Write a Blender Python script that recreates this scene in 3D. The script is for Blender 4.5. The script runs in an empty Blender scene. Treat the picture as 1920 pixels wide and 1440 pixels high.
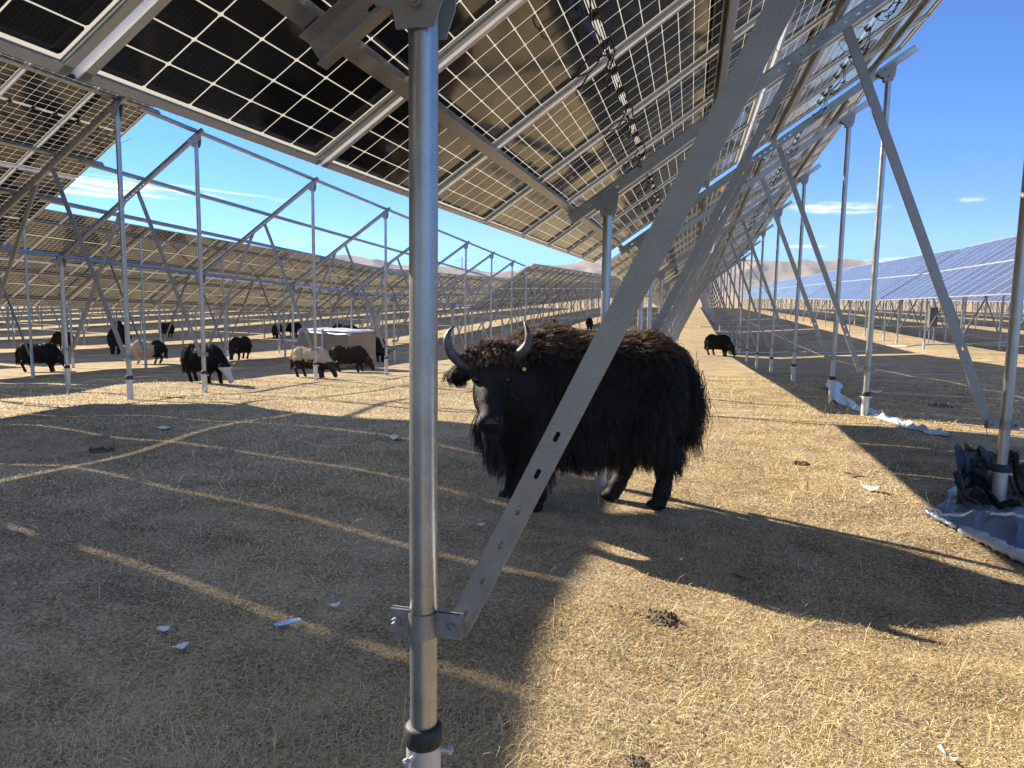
import bpy, math, random
import numpy as np
from mathutils import Vector, Matrix, Euler
from math import radians, sin, cos, tan, pi, sqrt, atan2
random.seed(7); rng = np.random.default_rng(7)
S = bpy.context.scene
COL = S.collection

# ------------------------------------------------------------------ camera
PSI, PITCH, ROLL, CAMH, FPX = 13.4, 6.8, 0.8, 1.6, 1390.0
cam = bpy.data.cameras.new('camera'); camo = bpy.data.objects.new('camera', cam); COL.objects.link(camo)
cam.sensor_width = 36.0; cam.lens = 36.0 * FPX / 1920.0; cam.clip_start = 0.05; cam.clip_end = 40000
CR = Matrix.Rotation(radians(PSI), 3, 'Z') @ Matrix.Rotation(radians(90 - PITCH), 3, 'X') @ Matrix.Rotation(radians(ROLL), 3, 'Z')
camo.matrix_world = Matrix.Translation((0, 0, CAMH)) @ CR.to_4x4()
S.camera = camo
def ray(px, py): return CR @ Vector(((px - 960) / FPX, -(py - 720) / FPX, -1.0))

# ------------------------------------------------------------------ terrain
TY = np.array([-20, 2.4, 3.2, 4.0, 5.0, 6.3, 7.6, 9, 10.5, 13, 16, 20, 24, 28, 32, 37, 42, 50, 65, 90, 150, 400.])
TX = np.array([-60, -22, -10.5, -7.4, -5, -2.8, -.6, 1.1, 2.2, 4, 11, 40.])
_l = [-.29, -.49, -.8, -.97, -1.13, -1.35, -1.45, -1.5, -1.45, -1.2, -.8, -.5, -.2]
_i = [-.2, -.38, -.65, -.86, -1.05, -1.22, -1.32, -1.36, -1.3, -1.1, -.8, -.45, -.2]
_k = [-.12, -.27, -.5, -.74, -.95, -1.1, -1.2, -1.2, -1.15, -1.05, -.8, -.42, -.2]
_m = [-.05, -.17, -.38, -.63, -.88, -1.0, -1.05, -1.05, -1.05, -1.0, -.8, -.4, -.2]
_r = [-.05, -.1, -.15, -.2, -.3, -.42, -.5, -.5, -.48, -.42, -.4, -.4, -.2]
TZ = np.array([
 [-1.0] * 10 + [-1.05, -1.1, -1.2, -1.3, -1.4, -1.5, -1.6, -1.7, -1.6, -1.3, -.8, -.2],
 [-.8] * 6 + [-.81, -.83, -.85, -.92, -1.02, -1.14, -1.25, -1.38, -1.52, -1.66, -1.78, -1.88, -1.7, -1.3, -.8, -.2],
 [-.22, -.22, -.22, -.2, -.2, -.2, -.2, -.21, -.23] + _l,
 [.0, .02, .02, .02, .02, .02, .0, -.04, -.12] + _l,
 [.10, .14, .16, .17, .16, .14, .10, .04, -.04] + _i,
 [.04, .07, .09, .11, .12, .14, .15, .10, .02] + _k,
 [.0, .01, .02, .02, .02, .04, .06, .05, .03] + _m,
 [-.08, -.10, -.13, -.17, -.10, .03, .06, .07, .05] + _m,
 [-.10, -.12, -.14, -.16, -.12, .04, .07, .09, .08] + _m,
 [-.08, -.08, -.08, -.06, 0., .04, .06, .06, .04] + _m,
 [-.05, -.05, -.05, -.03, 0., 0., 0., 0., 0.] + _r,
 [-.05, -.05, -.05, -.03, 0., 0., 0., 0., 0.] + _r])
def terr(x, y):
    x = np.asarray(x, float); y = np.asarray(y, float)
    x, y = np.broadcast_arrays(x, y)
    xc = np.clip(x, TX[0], TX[-1]); yc = np.clip(y, TY[0], TY[-1])
    i = np.clip(np.searchsorted(TX, xc, 'right') - 1, 0, len(TX) - 2); j = np.clip(np.searchsorted(TY, yc, 'right') - 1, 0, len(TY) - 2)
    fx = (xc - TX[i]) / (TX[i + 1] - TX[i]); fy = (yc - TY[j]) / (TY[j + 1] - TY[j])
    return (TZ[i, j] * (1 - fx) + TZ[i + 1, j] * fx) * (1 - fy) + (TZ[i, j + 1] * (1 - fx) + TZ[i + 1, j + 1] * fx) * fy
_wv = [(rng.uniform(.5, 3.2) * cos(a), rng.uniform(.5, 3.2) * sin(a), rng.uniform(0, 6.28)) for a in rng.uniform(0, 6.28, 14)]
def micro(x, y):
    s = 0
    for kx, ky, ph in _wv: s = s + np.sin(kx * x + ky * y + ph) / (1.0 + sqrt(kx * kx + ky * ky))
    d = np.hypot(x, y)
    return .022 * s * np.clip((60 - d) / 40, 0, 1)
def gz(x, y): return terr(x, y) + micro(np.asarray(x, float), np.asarray(y, float))
def G(px, py):                       # the point of the ground seen at a pixel of the photograph
    d = ray(px, py); o = Vector((0, 0, CAMH)); z = 0.0
    for _ in range(40):
        t = (z - CAMH) / d.z; p = o + d * t; z = .5 * z + .5 * float(gz(p.x, p.y))
    return Vector((p.x, p.y, float(gz(p.x, p.y))))

# ------------------------------------------------------------------ materials
def newmat(name):
    m = bpy.data.materials.new(name); m.use_nodes = True
    nt = m.node_tree; b = nt.nodes['Principled BSDF']; return m, nt, b
def N(nt, typ, **kw):
    n = nt.nodes.new(typ)
    for k, v in kw.items():
        if k.startswith('i_'):
            key = k[2:]; n.inputs[int(key) if key.isdigit() else key.replace('_', ' ')].default_value = v
        else: setattr(n, k, v)
    return n
def L(nt, a, b): nt.links.new(a, b)
def ramp(nt, fac, stops):
    r = N(nt, 'ShaderNodeValToRGB'); e = r.color_ramp.elements
    while len(e) < len(stops): e.new(.5)
    for k, (p, c) in enumerate(stops): e[k].position = p; e[k].color = (*c, 1)
    L(nt, fac, r.inputs[0]); return r.outputs[0]
def noise(nt, scale, detail=4, coord='Object', vec=None, rough=.55):
    n = N(nt, 'ShaderNodeTexNoise'); n.inputs['Scale'].default_value = scale; n.inputs['Detail'].default_value = detail; n.inputs['Roughness'].default_value = rough
    if vec is None:
        tc = N(nt, 'ShaderNodeTexCoord'); vec = tc.outputs[coord]
    L(nt, vec, n.inputs['Vector']); return n.outputs['Fac']
def bump(nt, b, h, strength, dist):
    bp = N(nt, 'ShaderNodeBump'); bp.inputs['Strength'].default_value = strength; bp.inputs['Distance'].default_value = dist
    L(nt, h, bp.inputs['Height']); L(nt, bp.outputs[0], b.inputs['Normal'])
def simple(name, c1, c2, scale=6, rough=.5, metal=0., bmp=0., coord='Object', spec=.5):
    m, nt, b = newmat(name)
    f = noise(nt, scale, 5, coord); L(nt, ramp(nt, f, [(.3, c1), (.7, c2)]), b.inputs['Base Color'])
    b.inputs['Roughness'].default_value = rough; b.inputs['Metallic'].default_value = metal; b.inputs['Specular IOR Level'].default_value = spec
    if bmp: bump(nt, b, noise(nt, scale * 6, 3, coord), bmp, .004)
    return m
def mathn(nt, op, a, b=None, c=None):
    n = N(nt, 'ShaderNodeMath', operation=op)
    for k, v in enumerate((a, b, c)):
        if v is None: continue
        if isinstance(v, (int, float)): n.inputs[k].default_value = v
        else: L(nt, v, n.inputs[k])
    return n.outputs[0]

def galv(name, c1, c2, metal, r0, r1):
    m, nt, b = newmat(name)
    tc = N(nt, 'ShaderNodeTexCoord'); f = noise(nt, 9, 6, vec=tc.outputs['Object']); g = noise(nt, 160, 2, vec=tc.outputs['Object'])
    mix = mathn(nt, 'ADD', mathn(nt, 'MULTIPLY', f, .6), mathn(nt, 'MULTIPLY', g, .4))
    L(nt, ramp(nt, mix, [(.32, c1), (.66, c2)]), b.inputs['Base Color'])
    mr = N(nt, 'ShaderNodeMapRange'); L(nt, mix, mr.inputs[0]); mr.inputs[1].default_value = .3; mr.inputs[2].default_value = .7; mr.inputs[3].default_value = r0; mr.inputs[4].default_value = r1
    L(nt, mr.outputs[0], b.inputs['Roughness']); b.inputs['Metallic'].default_value = metal
    bump(nt, b, g, .25, .001); return m
M = {}
M['galv'] = galv('galvanised_steel', (.30, .31, .325), (.48, .49, .505), .85, .28, .46)
M['galv_matt'] = galv('dull_zinc_steel', (.24, .24, .242), (.36, .36, .36), .7, .40, .58)
M['sleeve'] = galv('ground_screw_steel', (.46, .47, .48), (.62, .62, .62), .5, .42, .6)
M['alu'] = galv('anodised_aluminium', (.60, .59, .57), (.74, .73, .71), .4, .3, .45)
M['rubber'] = simple('black_rubber', (.012, .012, .013), (.03, .03, .03), 30, .6)
M['cable'] = simple('black_cable', (.01, .01, .011), (.02, .02, .022), 20, .45)
M['bolt'] = galv('zinc_bolt', (.55, .57, .6), (.75, .76, .78), .95, .22, .38)

MW, ML, GP = 1.151, 2.38, .029     # module width and length
def laminate():
    m, nt, b = newmat('bifacial_cells')
    uv = N(nt, 'ShaderNodeUVMap'); sp = N(nt, 'ShaderNodeSeparateXYZ'); L(nt, uv.outputs[0], sp.inputs[0])
    u, v = sp.outputs[0], sp.outputs[1]
    pu, pv = (MW - .05) / 6, (ML - .09) / 24
    uu = mathn(nt, 'DIVIDE', mathn(nt, 'SUBTRACT', u, .025), pu)
    vv = mathn(nt, 'DIVIDE', mathn(nt, 'SUBTRACT', mathn(nt, 'ABSOLUTE', mathn(nt, 'SUBTRACT', v, ML / 2)), .018), pv)
    def edge(x, p):
        f = mathn(nt, 'FRACT', x); return mathn(nt, 'MULTIPLY', mathn(nt, 'MINIMUM', f, mathn(nt, 'SUBTRACT', 1.0, f)), p)
    du, dv = edge(uu, pu), edge(vv, pv)
    l1 = mathn(nt, 'LESS_THAN', du, .0026); l2 = mathn(nt, 'LESS_THAN', dv, .0021); l3 = mathn(nt, 'LESS_THAN', mathn(nt, 'ADD', du, dv), .0105)
    l4 = mathn(nt, 'COMPARE', vv, -.125, .04)
    l5 = mathn(nt, 'GREATER_THAN', mathn(nt, 'ABSOLUTE', mathn(nt, 'SUBTRACT', uu, 3.0)), 3.0); l6 = mathn(nt, 'GREATER_THAN', vv, 12.0)
    line = l1
    for q in (l2, l3, l4, l5, l6): line = mathn(nt, 'MAXIMUM', line, q)
    ff = mathn(nt, 'FRACT', mathn(nt, 'MULTIPLY', uu, 11.0)); bus = mathn(nt, 'LESS_THAN', ff, .09)
    dots = mathn(nt, 'LESS_THAN', mathn(nt, 'FRACT', mathn(nt, 'MULTIPLY', vv, 7.0)), .5)
    bus = mathn(nt, 'MULTIPLY', bus, mathn(nt, 'MULTIPLY_ADD', dots, .6, .4))
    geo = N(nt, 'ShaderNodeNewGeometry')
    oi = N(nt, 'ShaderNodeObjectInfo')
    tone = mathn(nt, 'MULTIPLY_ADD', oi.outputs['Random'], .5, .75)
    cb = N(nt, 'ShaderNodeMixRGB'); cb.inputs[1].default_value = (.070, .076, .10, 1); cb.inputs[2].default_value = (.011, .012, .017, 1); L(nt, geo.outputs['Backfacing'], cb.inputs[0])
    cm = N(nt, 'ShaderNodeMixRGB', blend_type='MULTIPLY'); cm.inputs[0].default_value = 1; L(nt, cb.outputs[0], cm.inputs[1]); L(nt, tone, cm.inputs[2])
    c2 = N(nt, 'ShaderNodeMixRGB'); L(nt, mathn(nt, 'MULTIPLY', bus, .35), c2.inputs[0]); L(nt, cm.outputs[0], c2.inputs[1]); c2.inputs[2].default_value = (.12, .12, .12, 1)
    L(nt, c2.outputs[0], b.inputs['Base Color'])
    dust = noise(nt, 3.0, 5, 'UV')
    mr = N(nt, 'ShaderNodeMapRange'); L(nt, dust, mr.inputs[0]); mr.inputs[1].default_value = .3; mr.inputs[2].default_value = .75; mr.inputs[3].default_value = .05; mr.inputs[4].default_value = .13
    L(nt, mr.outputs[0], b.inputs['Roughness'])
    b.inputs['Specular IOR Level'].default_value = .78; b.inputs['IOR'].default_value = 1.5
    gap = N(nt, 'ShaderNodeBsdfPrincipled'); gap.inputs['Base Color'].default_value = (.35, .335, .285, 1); gap.inputs['Roughness'].default_value = .25
    tr = N(nt, 'ShaderNodeBsdfTranslucent'); tr.inputs[0].default_value = (.37, .36, .315, 1)
    mg = N(nt, 'ShaderNodeMixShader'); mg.inputs[0].default_value = .5; L(nt, gap.outputs[0], mg.inputs[1]); L(nt, tr.outputs[0], mg.inputs[2])
    ms = N(nt, 'ShaderNodeMixShader'); L(nt, line, ms.inputs[0]); L(nt, b.outputs[0], ms.inputs[1]); L(nt, mg.outputs[0], ms.inputs[2])
    L(nt, ms.outputs[0], nt.nodes['Material Output'].inputs[0]); return m
M['cells'] = laminate()

# ------------------------------------------------------------------ mesh helpers
class MB:
    def __init__(s): s.v = []; s.f = []; s.mi = []; s.uv = {}
    def add(s, vs, fs, mi=0):
        o = len(s.v); s.v += [tuple(p) for p in vs]
        for f in fs: s.f.append([o + k for k in f]); s.mi.append(mi)
    def box(s, c, d, R=None, mi=0):
        hx, hy, hz = d[0] / 2, d[1] / 2, d[2] / 2
        P = [Vector((x, y, z)) for x in (-hx, hx) for y in (-hy, hy) for z in (-hz, hz)]
        if R is not None: P = [R @ p for p in P]
        c = Vector(c); s.add([p + c for p in P], [(0, 1, 3, 2), (4, 6, 7, 5), (0, 4, 5, 1), (2, 3, 7, 6), (0, 2, 6, 4), (1, 5, 7, 3)], mi)
    def prism(s, prof, A, B, xa, mi=0, caps=True):         # closed profile swept from A to B; xa = direction of the profile's first axis
        A, B = Vector(A), Vector(B); d = (B - A).normalized(); xa = Vector(xa); xa = (xa - d * xa.dot(d)).normalized(); ya = d.cross(xa)
        n = len(prof); vs = [A + xa * p[0] + ya * p[1] for p in prof] + [B + xa * p[0] + ya * p[1] for p in prof]
        fs = [(k, (k + 1) % n, n + (k + 1) % n, n + k) for k in range(n)]
        if caps: fs += [tuple(range(n))[::-1], tuple(range(n, 2 * n))]
        s.add(vs, fs, mi)
    def tube(s, pts, r, n=8, mi=0, caps=True):
        pts = [Vector(p) for p in pts]; rr = r if isinstance(r, (list, tuple)) else [r] * len(pts); vs = []; fs = []
        ref = None
        for k, p in enumerate(pts):
            d = (pts[min(k + 1, len(pts) - 1)] - pts[max(k - 1, 0)]).normalized()
            if ref is None: ref = Vector((0, 0, 1)) if abs(d.z) < .9 else Vector((1, 0, 0))
            a = (ref - d * ref.dot(d)).normalized(); ref = a; b = d.cross(a)
            vs += [p + (a * cos(2 * pi * j / n) + b * sin(2 * pi * j / n)) * rr[k] for j in range(n)]
        for k in range(len(pts) - 1):
            for j in range(n): fs.append((k * n + j, k * n + (j + 1) % n, (k + 1) * n + (j + 1) % n, (k + 1) * n + j))
        if caps: fs += [tuple(range(n))[::-1], tuple(range((len(pts) - 1) * n, len(pts) * n))]
        s.add(vs, fs, mi)
    def holed(s, A, B, wdir, w, th, holes, hl=.03, hw=.013, mi=0):   # flat web from A to B with slots at the distances in holes
        A, B, wdir = Vector(A), Vector(B), Vector(wdir); d = (B - A).normalized(); wdir = (wdir - d * wdir.dot(d)).normalized(); nrm = d.cross(wdir); Lg = (B - A).length
        cuts = [0.0]
        def P(a, b, k): return A + d * a + wdir * b + nrm * (th * k)
        def quad(a0, a1):
            if a1 - a0 < 1e-4: return
            for k, fl in ((0, False), (1, True)):
                vs = [P(a0, -w / 2, k), P(a1, -w / 2, k), P(a1, w / 2, k), P(a0, w / 2, k)]
                s.add(vs, [(0, 1, 2, 3) if fl else (3, 2, 1, 0)], mi)
        pos = 0.0; m = .018
        for item in sorted(holes):
            h, l_ = item if isinstance(item, tuple) else (item, hl)
            a0, a1 = h - l_ / 2 - m, h + l_ / 2 + m
            if a0 < pos or a1 > Lg: continue
            quad(pos, a0); pos = a1
            ring = []
            for j in range(12):
                t = 2 * pi * (j + .5) / 12; cx = (l_ / 2 - hw / 2) * (1 if cos(t) > 0 else -1)
                ring.append((h + cx + hw / 2 * cos(t), hw / 2 * sin(t)))
            outer = []
            for j in range(12):
                t = 2 * pi * (j + .5) / 12; c_, s_ = cos(t), sin(t); q = max(abs(c_), abs(s_)); outer.append((h + (a1 - a0) / 2 * c_ / q, w / 2 * s_ / q))
            # snap the outer ring's nearest points to the corners
            for sx in (-1, 1):
                for sy in (-1, 1):
                    tgt = (h + sx * (a1 - a0) / 2, sy * w / 2); j = min(range(12), key=lambda q: (outer[q][0] - tgt[0]) ** 2 + (outer[q][1] - tgt[1]) ** 2); outer[j] = tgt
            for k, fl in ((0, False), (1, True)):
                vs = [P(a, b, k) for a, b in outer] + [P(a, b, k) for a, b in ring]
                s.add(vs, [((j, (j + 1) % 12, 12 + (j + 1) % 12, 12 + j) if not fl else (12 + j, 12 + (j + 1) % 12, (j + 1) % 12, j)) for j in range(12)], mi)
            vs = [P(a, b, 0) for a, b in ring] + [P(a, b, 1) for a, b in ring]
            s.add(vs, [(j, (j + 1) % 12, 12 + (j + 1) % 12, 12 + j) for j in range(12)], mi)
        quad(pos, Lg)
        for a in (0, Lg):
            s.add([P(a, -w / 2, 0), P(a, w / 2, 0), P(a, w / 2, 1), P(a, -w / 2, 1)], [(0, 1, 2, 3)], mi)
    def mesh(s, name, mats, smooth=None):
        me = bpy.data.meshes.new(name); me.from_pydata([tuple(v) for v in s.v], [], s.f)
        for m in mats: me.materials.append(M[m] if isinstance(m, str) else m)
        if len(mats) > 1: me.polygons.foreach_set('material_index', s.mi)
        if smooth: sm(me, smooth)
        me.validate(); me.update(); return me
def sm(me, ang=35):
    me.polygons.foreach_set('use_smooth', [True] * len(me.polygons))
    try: me.set_sharp_from_angle(angle=radians(ang))
    except Exception: pass
def link(name, data, parent=None, loc=(0, 0, 0), rot=None):
    o = bpy.data.objects.new(name, data); COL.objects.link(o); o.location = loc
    if rot is not None: o.rotation_euler = rot
    if parent is not None: o.parent = parent
    return o
def tag(o, label=None, cat=None, group=None, kind=None):
    if label: o['label'] = label
    if cat: o['category'] = cat
    if group: o['group'] = group
    if kind: o['kind'] = kind
    return o

# ------------------------------------------------------------------ solar tables (local: x = 0 at the rear posts, -D at the front posts, y along the row, z = 0 ground)
D, TT = 3.02, .70; AN = math.atan(TT); CA, SA = cos(AN), sin(AN)
XL = -D - .72; ZL = 2.085                                             # low edge of the panels (underside of the frames)
def PL(s, off=0.0): return Vector((XL + s * CA + off * SA, 0, ZL + s * SA - off * CA))    # point at slope distance s, off below the frame underside
PURL = (.49, 1.89, 2.905, 4.305); PH, RH = .07, .095
S_F = .72 / CA; S_R = (D + .72) / CA
CPROF = lambda h, w, t, lip: [(-h / 2, 0), (h / 2, 0), (h / 2, w), (h / 2 - lip, w), (h / 2 - lip, w - t), (h / 2 - t, w - t), (h / 2 - t, t), (-h / 2 + t, t), (-h / 2 + t, w - t), (-h / 2 + lip, w - t), (-h / 2 + lip, w), (-h / 2, w)]
UPROF = lambda h, w, t: [(-h / 2, 0), (h / 2, 0), (h / 2, w), (h / 2 - t, w), (h / 2 - t, t), (-h / 2 + t, t), (-h / 2 + t, w), (-h / 2, w)]
z_ft = ZL + .72 * TT - (PH + RH) / CA; z_rt = ZL + (D + .72) * TT - (PH + RH) / CA
def post_mesh(h, r=.038, n=20):
    mb = MB(); mb.tube([(0, 0, -.6), (0, 0, h - .02)], r, n); return mb.mesh('post', ['galv'], 40)
def sleeve_mesh(top=.36):
    mb = MB(); mb.tube([(0, 0, -.6), (0, 0, top)], .049, 20)
    for a in (0, 2.1, 4.2):
        c = Vector((cos(a + .2), sin(a + .2), 0)); z = top - .05
        mb.tube([c * .04 + Vector((0, 0, z)), c * .085 + Vector((0, 0, z))], .007, 8); mb.tube([c * .07 + Vector((0, 0, z)), c * .082 + Vector((0, 0, z))], .013, 6)
    return mb.mesh('ground_sleeve', ['sleeve'], 40)
def collar_mesh(top=.36):
    mb = MB(); mb.tube([(0, 0, top - .03), (0, 0, top - .025), (0, 0, top + .022), (0, 0, top + .03)], [.051, .0535, .0535, .045], 20); return mb.mesh('collar', ['rubber'], 50)
def clamp_mesh(z, side):
    mb = MB(); mb.tube([(0, 0, z - .035), (0, 0, z + .035)], .0425, 24, caps=False); mb.tube([(0, 0, z - .035), (0, 0, z + .035)], .0385, 24, caps=False)
    for sx in (-1, 1):
        ln = .075 if sx == side else .055
        for yy in (-.008, .008): mb.box((sx * (.04 + ln / 2), yy, z), (ln, .005, .07))
        xb = sx * (.04 + ln * .62)
        mb.tube([(xb, -.045, z), (xb, .03, z)], .007, 8); mb.tube([(xb, -.026, z), (xb, -.011, z)], .0145, 6); mb.tube([(xb, -.011, z), (xb, -.0095, z)], .018, 12)
    return mb.mesh('clamp', ['galv_matt'], 40)
def bracket_mesh(front):
    s0 = S_F if front else S_R; zb = (z_ft if front else z_rt)
    mb = MB(); e = Vector((CA, 0, SA)); nn = Vector((-SA, 0, CA))
    for yy in (-.046, .046):
        a = Vector((0, 0, zb)); pts = [a - e * .13 + nn * .005, a - e * .10 + nn * -.03, Vector((-.055, 0, zb - .13)), Vector((.045, 0, zb - .13)), Vector((.07, 0, zb - .06)), a + e * .10 + nn * .005, a + e * .10 + nn * .06, a - e * .13 + nn * .06]
        vs = [p + Vector((0, yy - .003, 0)) for p in pts] + [p + Vector((0, yy + .003, 0)) for p in pts]; n = len(pts)
        mb.add(vs, [tuple(range(n)), tuple(range(n, 2 * n))[::-1]] + [(k, n + k, n + (k + 1) % n, (k + 1) % n) for k in range(n)])
    for (x, z) in ((.0, zb - .07), (-.05, zb + .02)):
        mb.tube([(x, -.075, z), (x, .075, z)], .008, 8); mb.tube([(x, -.062, z), (x, -.049, z)], .016, 6); mb.tube([(x, .049, z), (x, .062, z)], .016, 6)
    return mb.mesh('bracket', ['galv_matt'], 40)
B_F, B_R = S_F + .45 * D / CA, S_F + .55 * D / CA           # where the braces meet the rafter
def chan(mb, A, B, web, w, dep, holes, detail):
    """channel whose web lies in the row's cross-section plane (normal +-y), opening away from the viewer's side"""
    A, B = Vector(A), Vector(B)
    if not detail: mb.prism(UPROF(w, dep, .004), A, B, Vector((0, 0, 1)).cross(Vector((0, 1, 0))) if False else (B - A).cross(Vector((0, 1, 0)))); return
    d = (B - A).normalized(); wd = d.cross(Vector((0, 1, 0))).normalized()
    mb.holed(A, B, wd, w, .0035, holes)
    for q in (-1, 1):
        c0, c1 = A + wd * (q * (w / 2 - .002)), B + wd * (q * (w / 2 - .002))
        mb.prism([(-.002, -dep / 2), (.002, -dep / 2), (.002, dep / 2), (-.002, dep / 2)], c0 + Vector((0, web * dep / 2, 0)), c1 + Vector((0, web * dep / 2, 0)), wd)
def rafter_mesh(detail, ext=.30, lo=.46):
    mb = MB(); A, B = PL(S_F - lo, PH + RH / 2), PL(S_R + ext, PH + RH / 2); y0 = -.026
    A.y = B.y = y0 + .05; Lg = (B - A).length
    hs = [(.2, .04), (.45, .04), (Lg - .06, .03)] + [(Lg - .35, .03)]
    for c in (B_F - S_F + lo, B_R - S_F + lo): hs += [(c - .18, .03), (c - .10, .03), (c, .022), (c + .10, .03), (c + .18, .03)]
    hs2 = []
    for h in sorted(hs):
        if not hs2 or h[0] - hs2[-1][0] > .07: hs2.append(h)
    chan(mb, A, B, -1, RH - .004, .05, hs2, detail); return mb.mesh('rafter', ['galv'])
def brace_mesh(front, detail):
    zc = .69
    if front: A = Vector((-D + .085, .030, zc - .03)); B = PL(B_F, PH + RH * .5)
    else: A = Vector((-.085, .030, zc - .03)); B = PL(B_R, PH + RH * .5)
    B.y = .030
    mb = MB(); chan(mb, A, B, 1, .066, .026, [(.06 + .115 * k, .032) for k in range(6)] , detail); return mb.mesh('brace', ['galv_matt'])
def purlin_mesh(y0, y1, splices=(), ds=0.0):
    mb = MB(); out = []
    for k, s in enumerate(PURL):
        mb = MB(); c = PL(s + ds, PH); e = Vector((CA, 0, SA)); nn = Vector((SA, 0, -CA))
        prof = CPROF(PH - .006, .05, .003, .014)      # web stands square to the slope
        A = c + Vector((0, y0, 0)) - nn * (PH / 2) ; Bp = c + Vector((0, y1, 0)) - nn * (PH / 2)
        mb.prism(prof, A, Bp, nn)
        y = y0 + .35
        for ys in splices:
            mb.box(c + Vector((0, ys, 0)) - nn * (PH / 2) - e * .004, (.006, .3, PH - .014), Matrix.Rotation(-AN, 3, 'Y'))
            for q in (-.11, -.05, .05, .11): 
                p = c + Vector((0, ys + q, 0)) - nn * (PH / 2); mb.tube([p - e * .016, p + e * .03], .008, 6)
        me = mb.mesh('purlin', ['galv']); out.append(me)
    return out
def module_meshes(merge):
    """origin at the module's low-left corner on the frame underside: x up the slope, y along the row, z out of the front"""
    lam = MB(); z = .026
    lam.add([(.012, .012, z), (.012, MW - .012, z), (ML - .012, MW - .012, z), (ML - .012, .012, z)], [(0, 3, 2, 1)])
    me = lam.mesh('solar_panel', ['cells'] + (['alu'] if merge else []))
    uvl = me.uv_layers.new(name='UVMap')
    for li, lp in enumerate(me.loops):
        co = me.vertices[lp.vertex_index].co; uvl.data[li].uv = (co.y, co.x)
    fr = MB(); H = .035; fl = .028
    prof = [(0, 0), (fl, 0), (fl, .003), (.004, .003), (.004, .019), (.014, .019), (.014, .023), (.004, .023), (.004, .029), (.014, .029), (.014, H), (0, H)]
    def side(A, B, inward):
        fr.prism(prof, A, B, inward)
    c = [(0, 0, 0), (ML, 0, 0), (ML, MW, 0), (0, MW, 0)]
    for a, b, inn in ((c[1], c[0], (0, 1, 0)), (c[2], c[1], (-1, 0, 0)), (c[3], c[2], (0, -1, 0)), (c[0], c[3], (1, 0, 0))):
        fr.prism([(p[0], -p[1]) for p in prof] if False else prof, Vector(b), Vector(a), inn)
    fme = fr.mesh('frame', ['alu'])
    if merge:                              # one mesh per panel for tables seen small
        mb = MB(); mb.v = [tuple(v.co) for v in me.vertices]; mb.f = [list(p.vertices) for p in me.polygons]; mb.mi = [0]
        def bar(a, b): mb.box([(a[k] + b[k]) / 2 for k in range(3)], [abs(b[k] - a[k]) for k in range(3)], None, 1)
        bar((0, 0, 0), (ML, .02, .035)); bar((0, MW - .02, 0), (ML, MW, .035)); bar((0, .02, 0), (.02, MW - .02, .035)); bar((ML - .02, .02, 0), (ML, MW - .02, .035))
        me2 = mb.mesh('solar_panel', ['cells', 'alu']); uvl = me2.uv_layers.new(name='UVMap')
        for li, lp in enumerate(me2.loops):
            co = me2.vertices[lp.vertex_index].co; uvl.data[li].uv = (co.y, co.x)
        return me2, None
    return me, fme
# frame profile: x inward, y must point to +z (front); check orientation once
MOD, FRM = module_meshes(False); MODM, _ = module_meshes(True)
zz = [v.co.z for v in FRM.vertices]
if min(zz) < -.01:
    for v in FRM.vertices: v.co.z = -v.co.z
    FRM.flip_normals()
def jbox_mesh():
    mb = MB(); mb.box((0, 0, -.009), (.05, .04, .018)); mb.box((0, 0, -.021), (.036, .028, .008)); 
    for sy in (-1, 1): mb.tube([(0, sy * .02, -.01), (0, sy * .05, -.012)], .006, 6)
    return mb.mesh('junction_box', ['cable'])
def cable_mesh(seed):
    r = random.Random(seed); mb = MB(); pts = []
    # lead of one panel drooping to the neighbour's, with a coiled tail
    y0, y1 = MW / 2 + .05, MW + .2; x0 = ML / 2
    for k in range(13):
        t = k / 12; pts.append((x0 + .05 * sin(t * 5 + r.random()) - .06 * sin(pi * t), y0 + (y1 - y0) * t, .01 - (.10 + .05 * r.random()) * sin(pi * t) ))
    mb.tube(pts, .004, 6); lp = []; c = Vector((x0 - .12, y0 + .1, -.05)); R = r.uniform(.06, .085)
    for k in range(26):
        a = k / 25 * 2 * pi * 1.7; lp.append(c + Vector((R * cos(a) * 1.25, R * sin(a), -.02 - .0035 * k + .012 * sin(3 * a))))
    lp = [Vector((x0, MW / 2 - .2, .0)), Vector((x0 - .04, MW / 2 - .05, -.03))] + lp
    mb.tube(lp, .004, 6)
    mb.tube([c + Vector((R * 1.1, -.02, -.05)), c + Vector((R * 1.1, .07, -.06))], .009, 6)
    return mb.mesh('cable', ['cable'])
JB = jbox_mesh(); CABS = [cable_mesh(k) for k in range(4)]
me_fp, me_rp = post_mesh(z_ft), post_mesh(z_rt)
me_sl, me_co, me_clf, me_clr = sleeve_mesh(), collar_mesh(), clamp_mesh(.69, 1), clamp_mesh(.69, -1)
me_bf, me_br = bracket_mesh(True), bracket_mesh(False)
me_ra, me_ral, me_ras = rafter_mesh(True), rafter_mesh(False), rafter_mesh(True, .10, .32)
me_b = {(f, d): brace_mesh(f, d) for f in (True, False) for d in (True, False)}
MID = .035                                                              # gap between the two rows of modules
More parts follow.
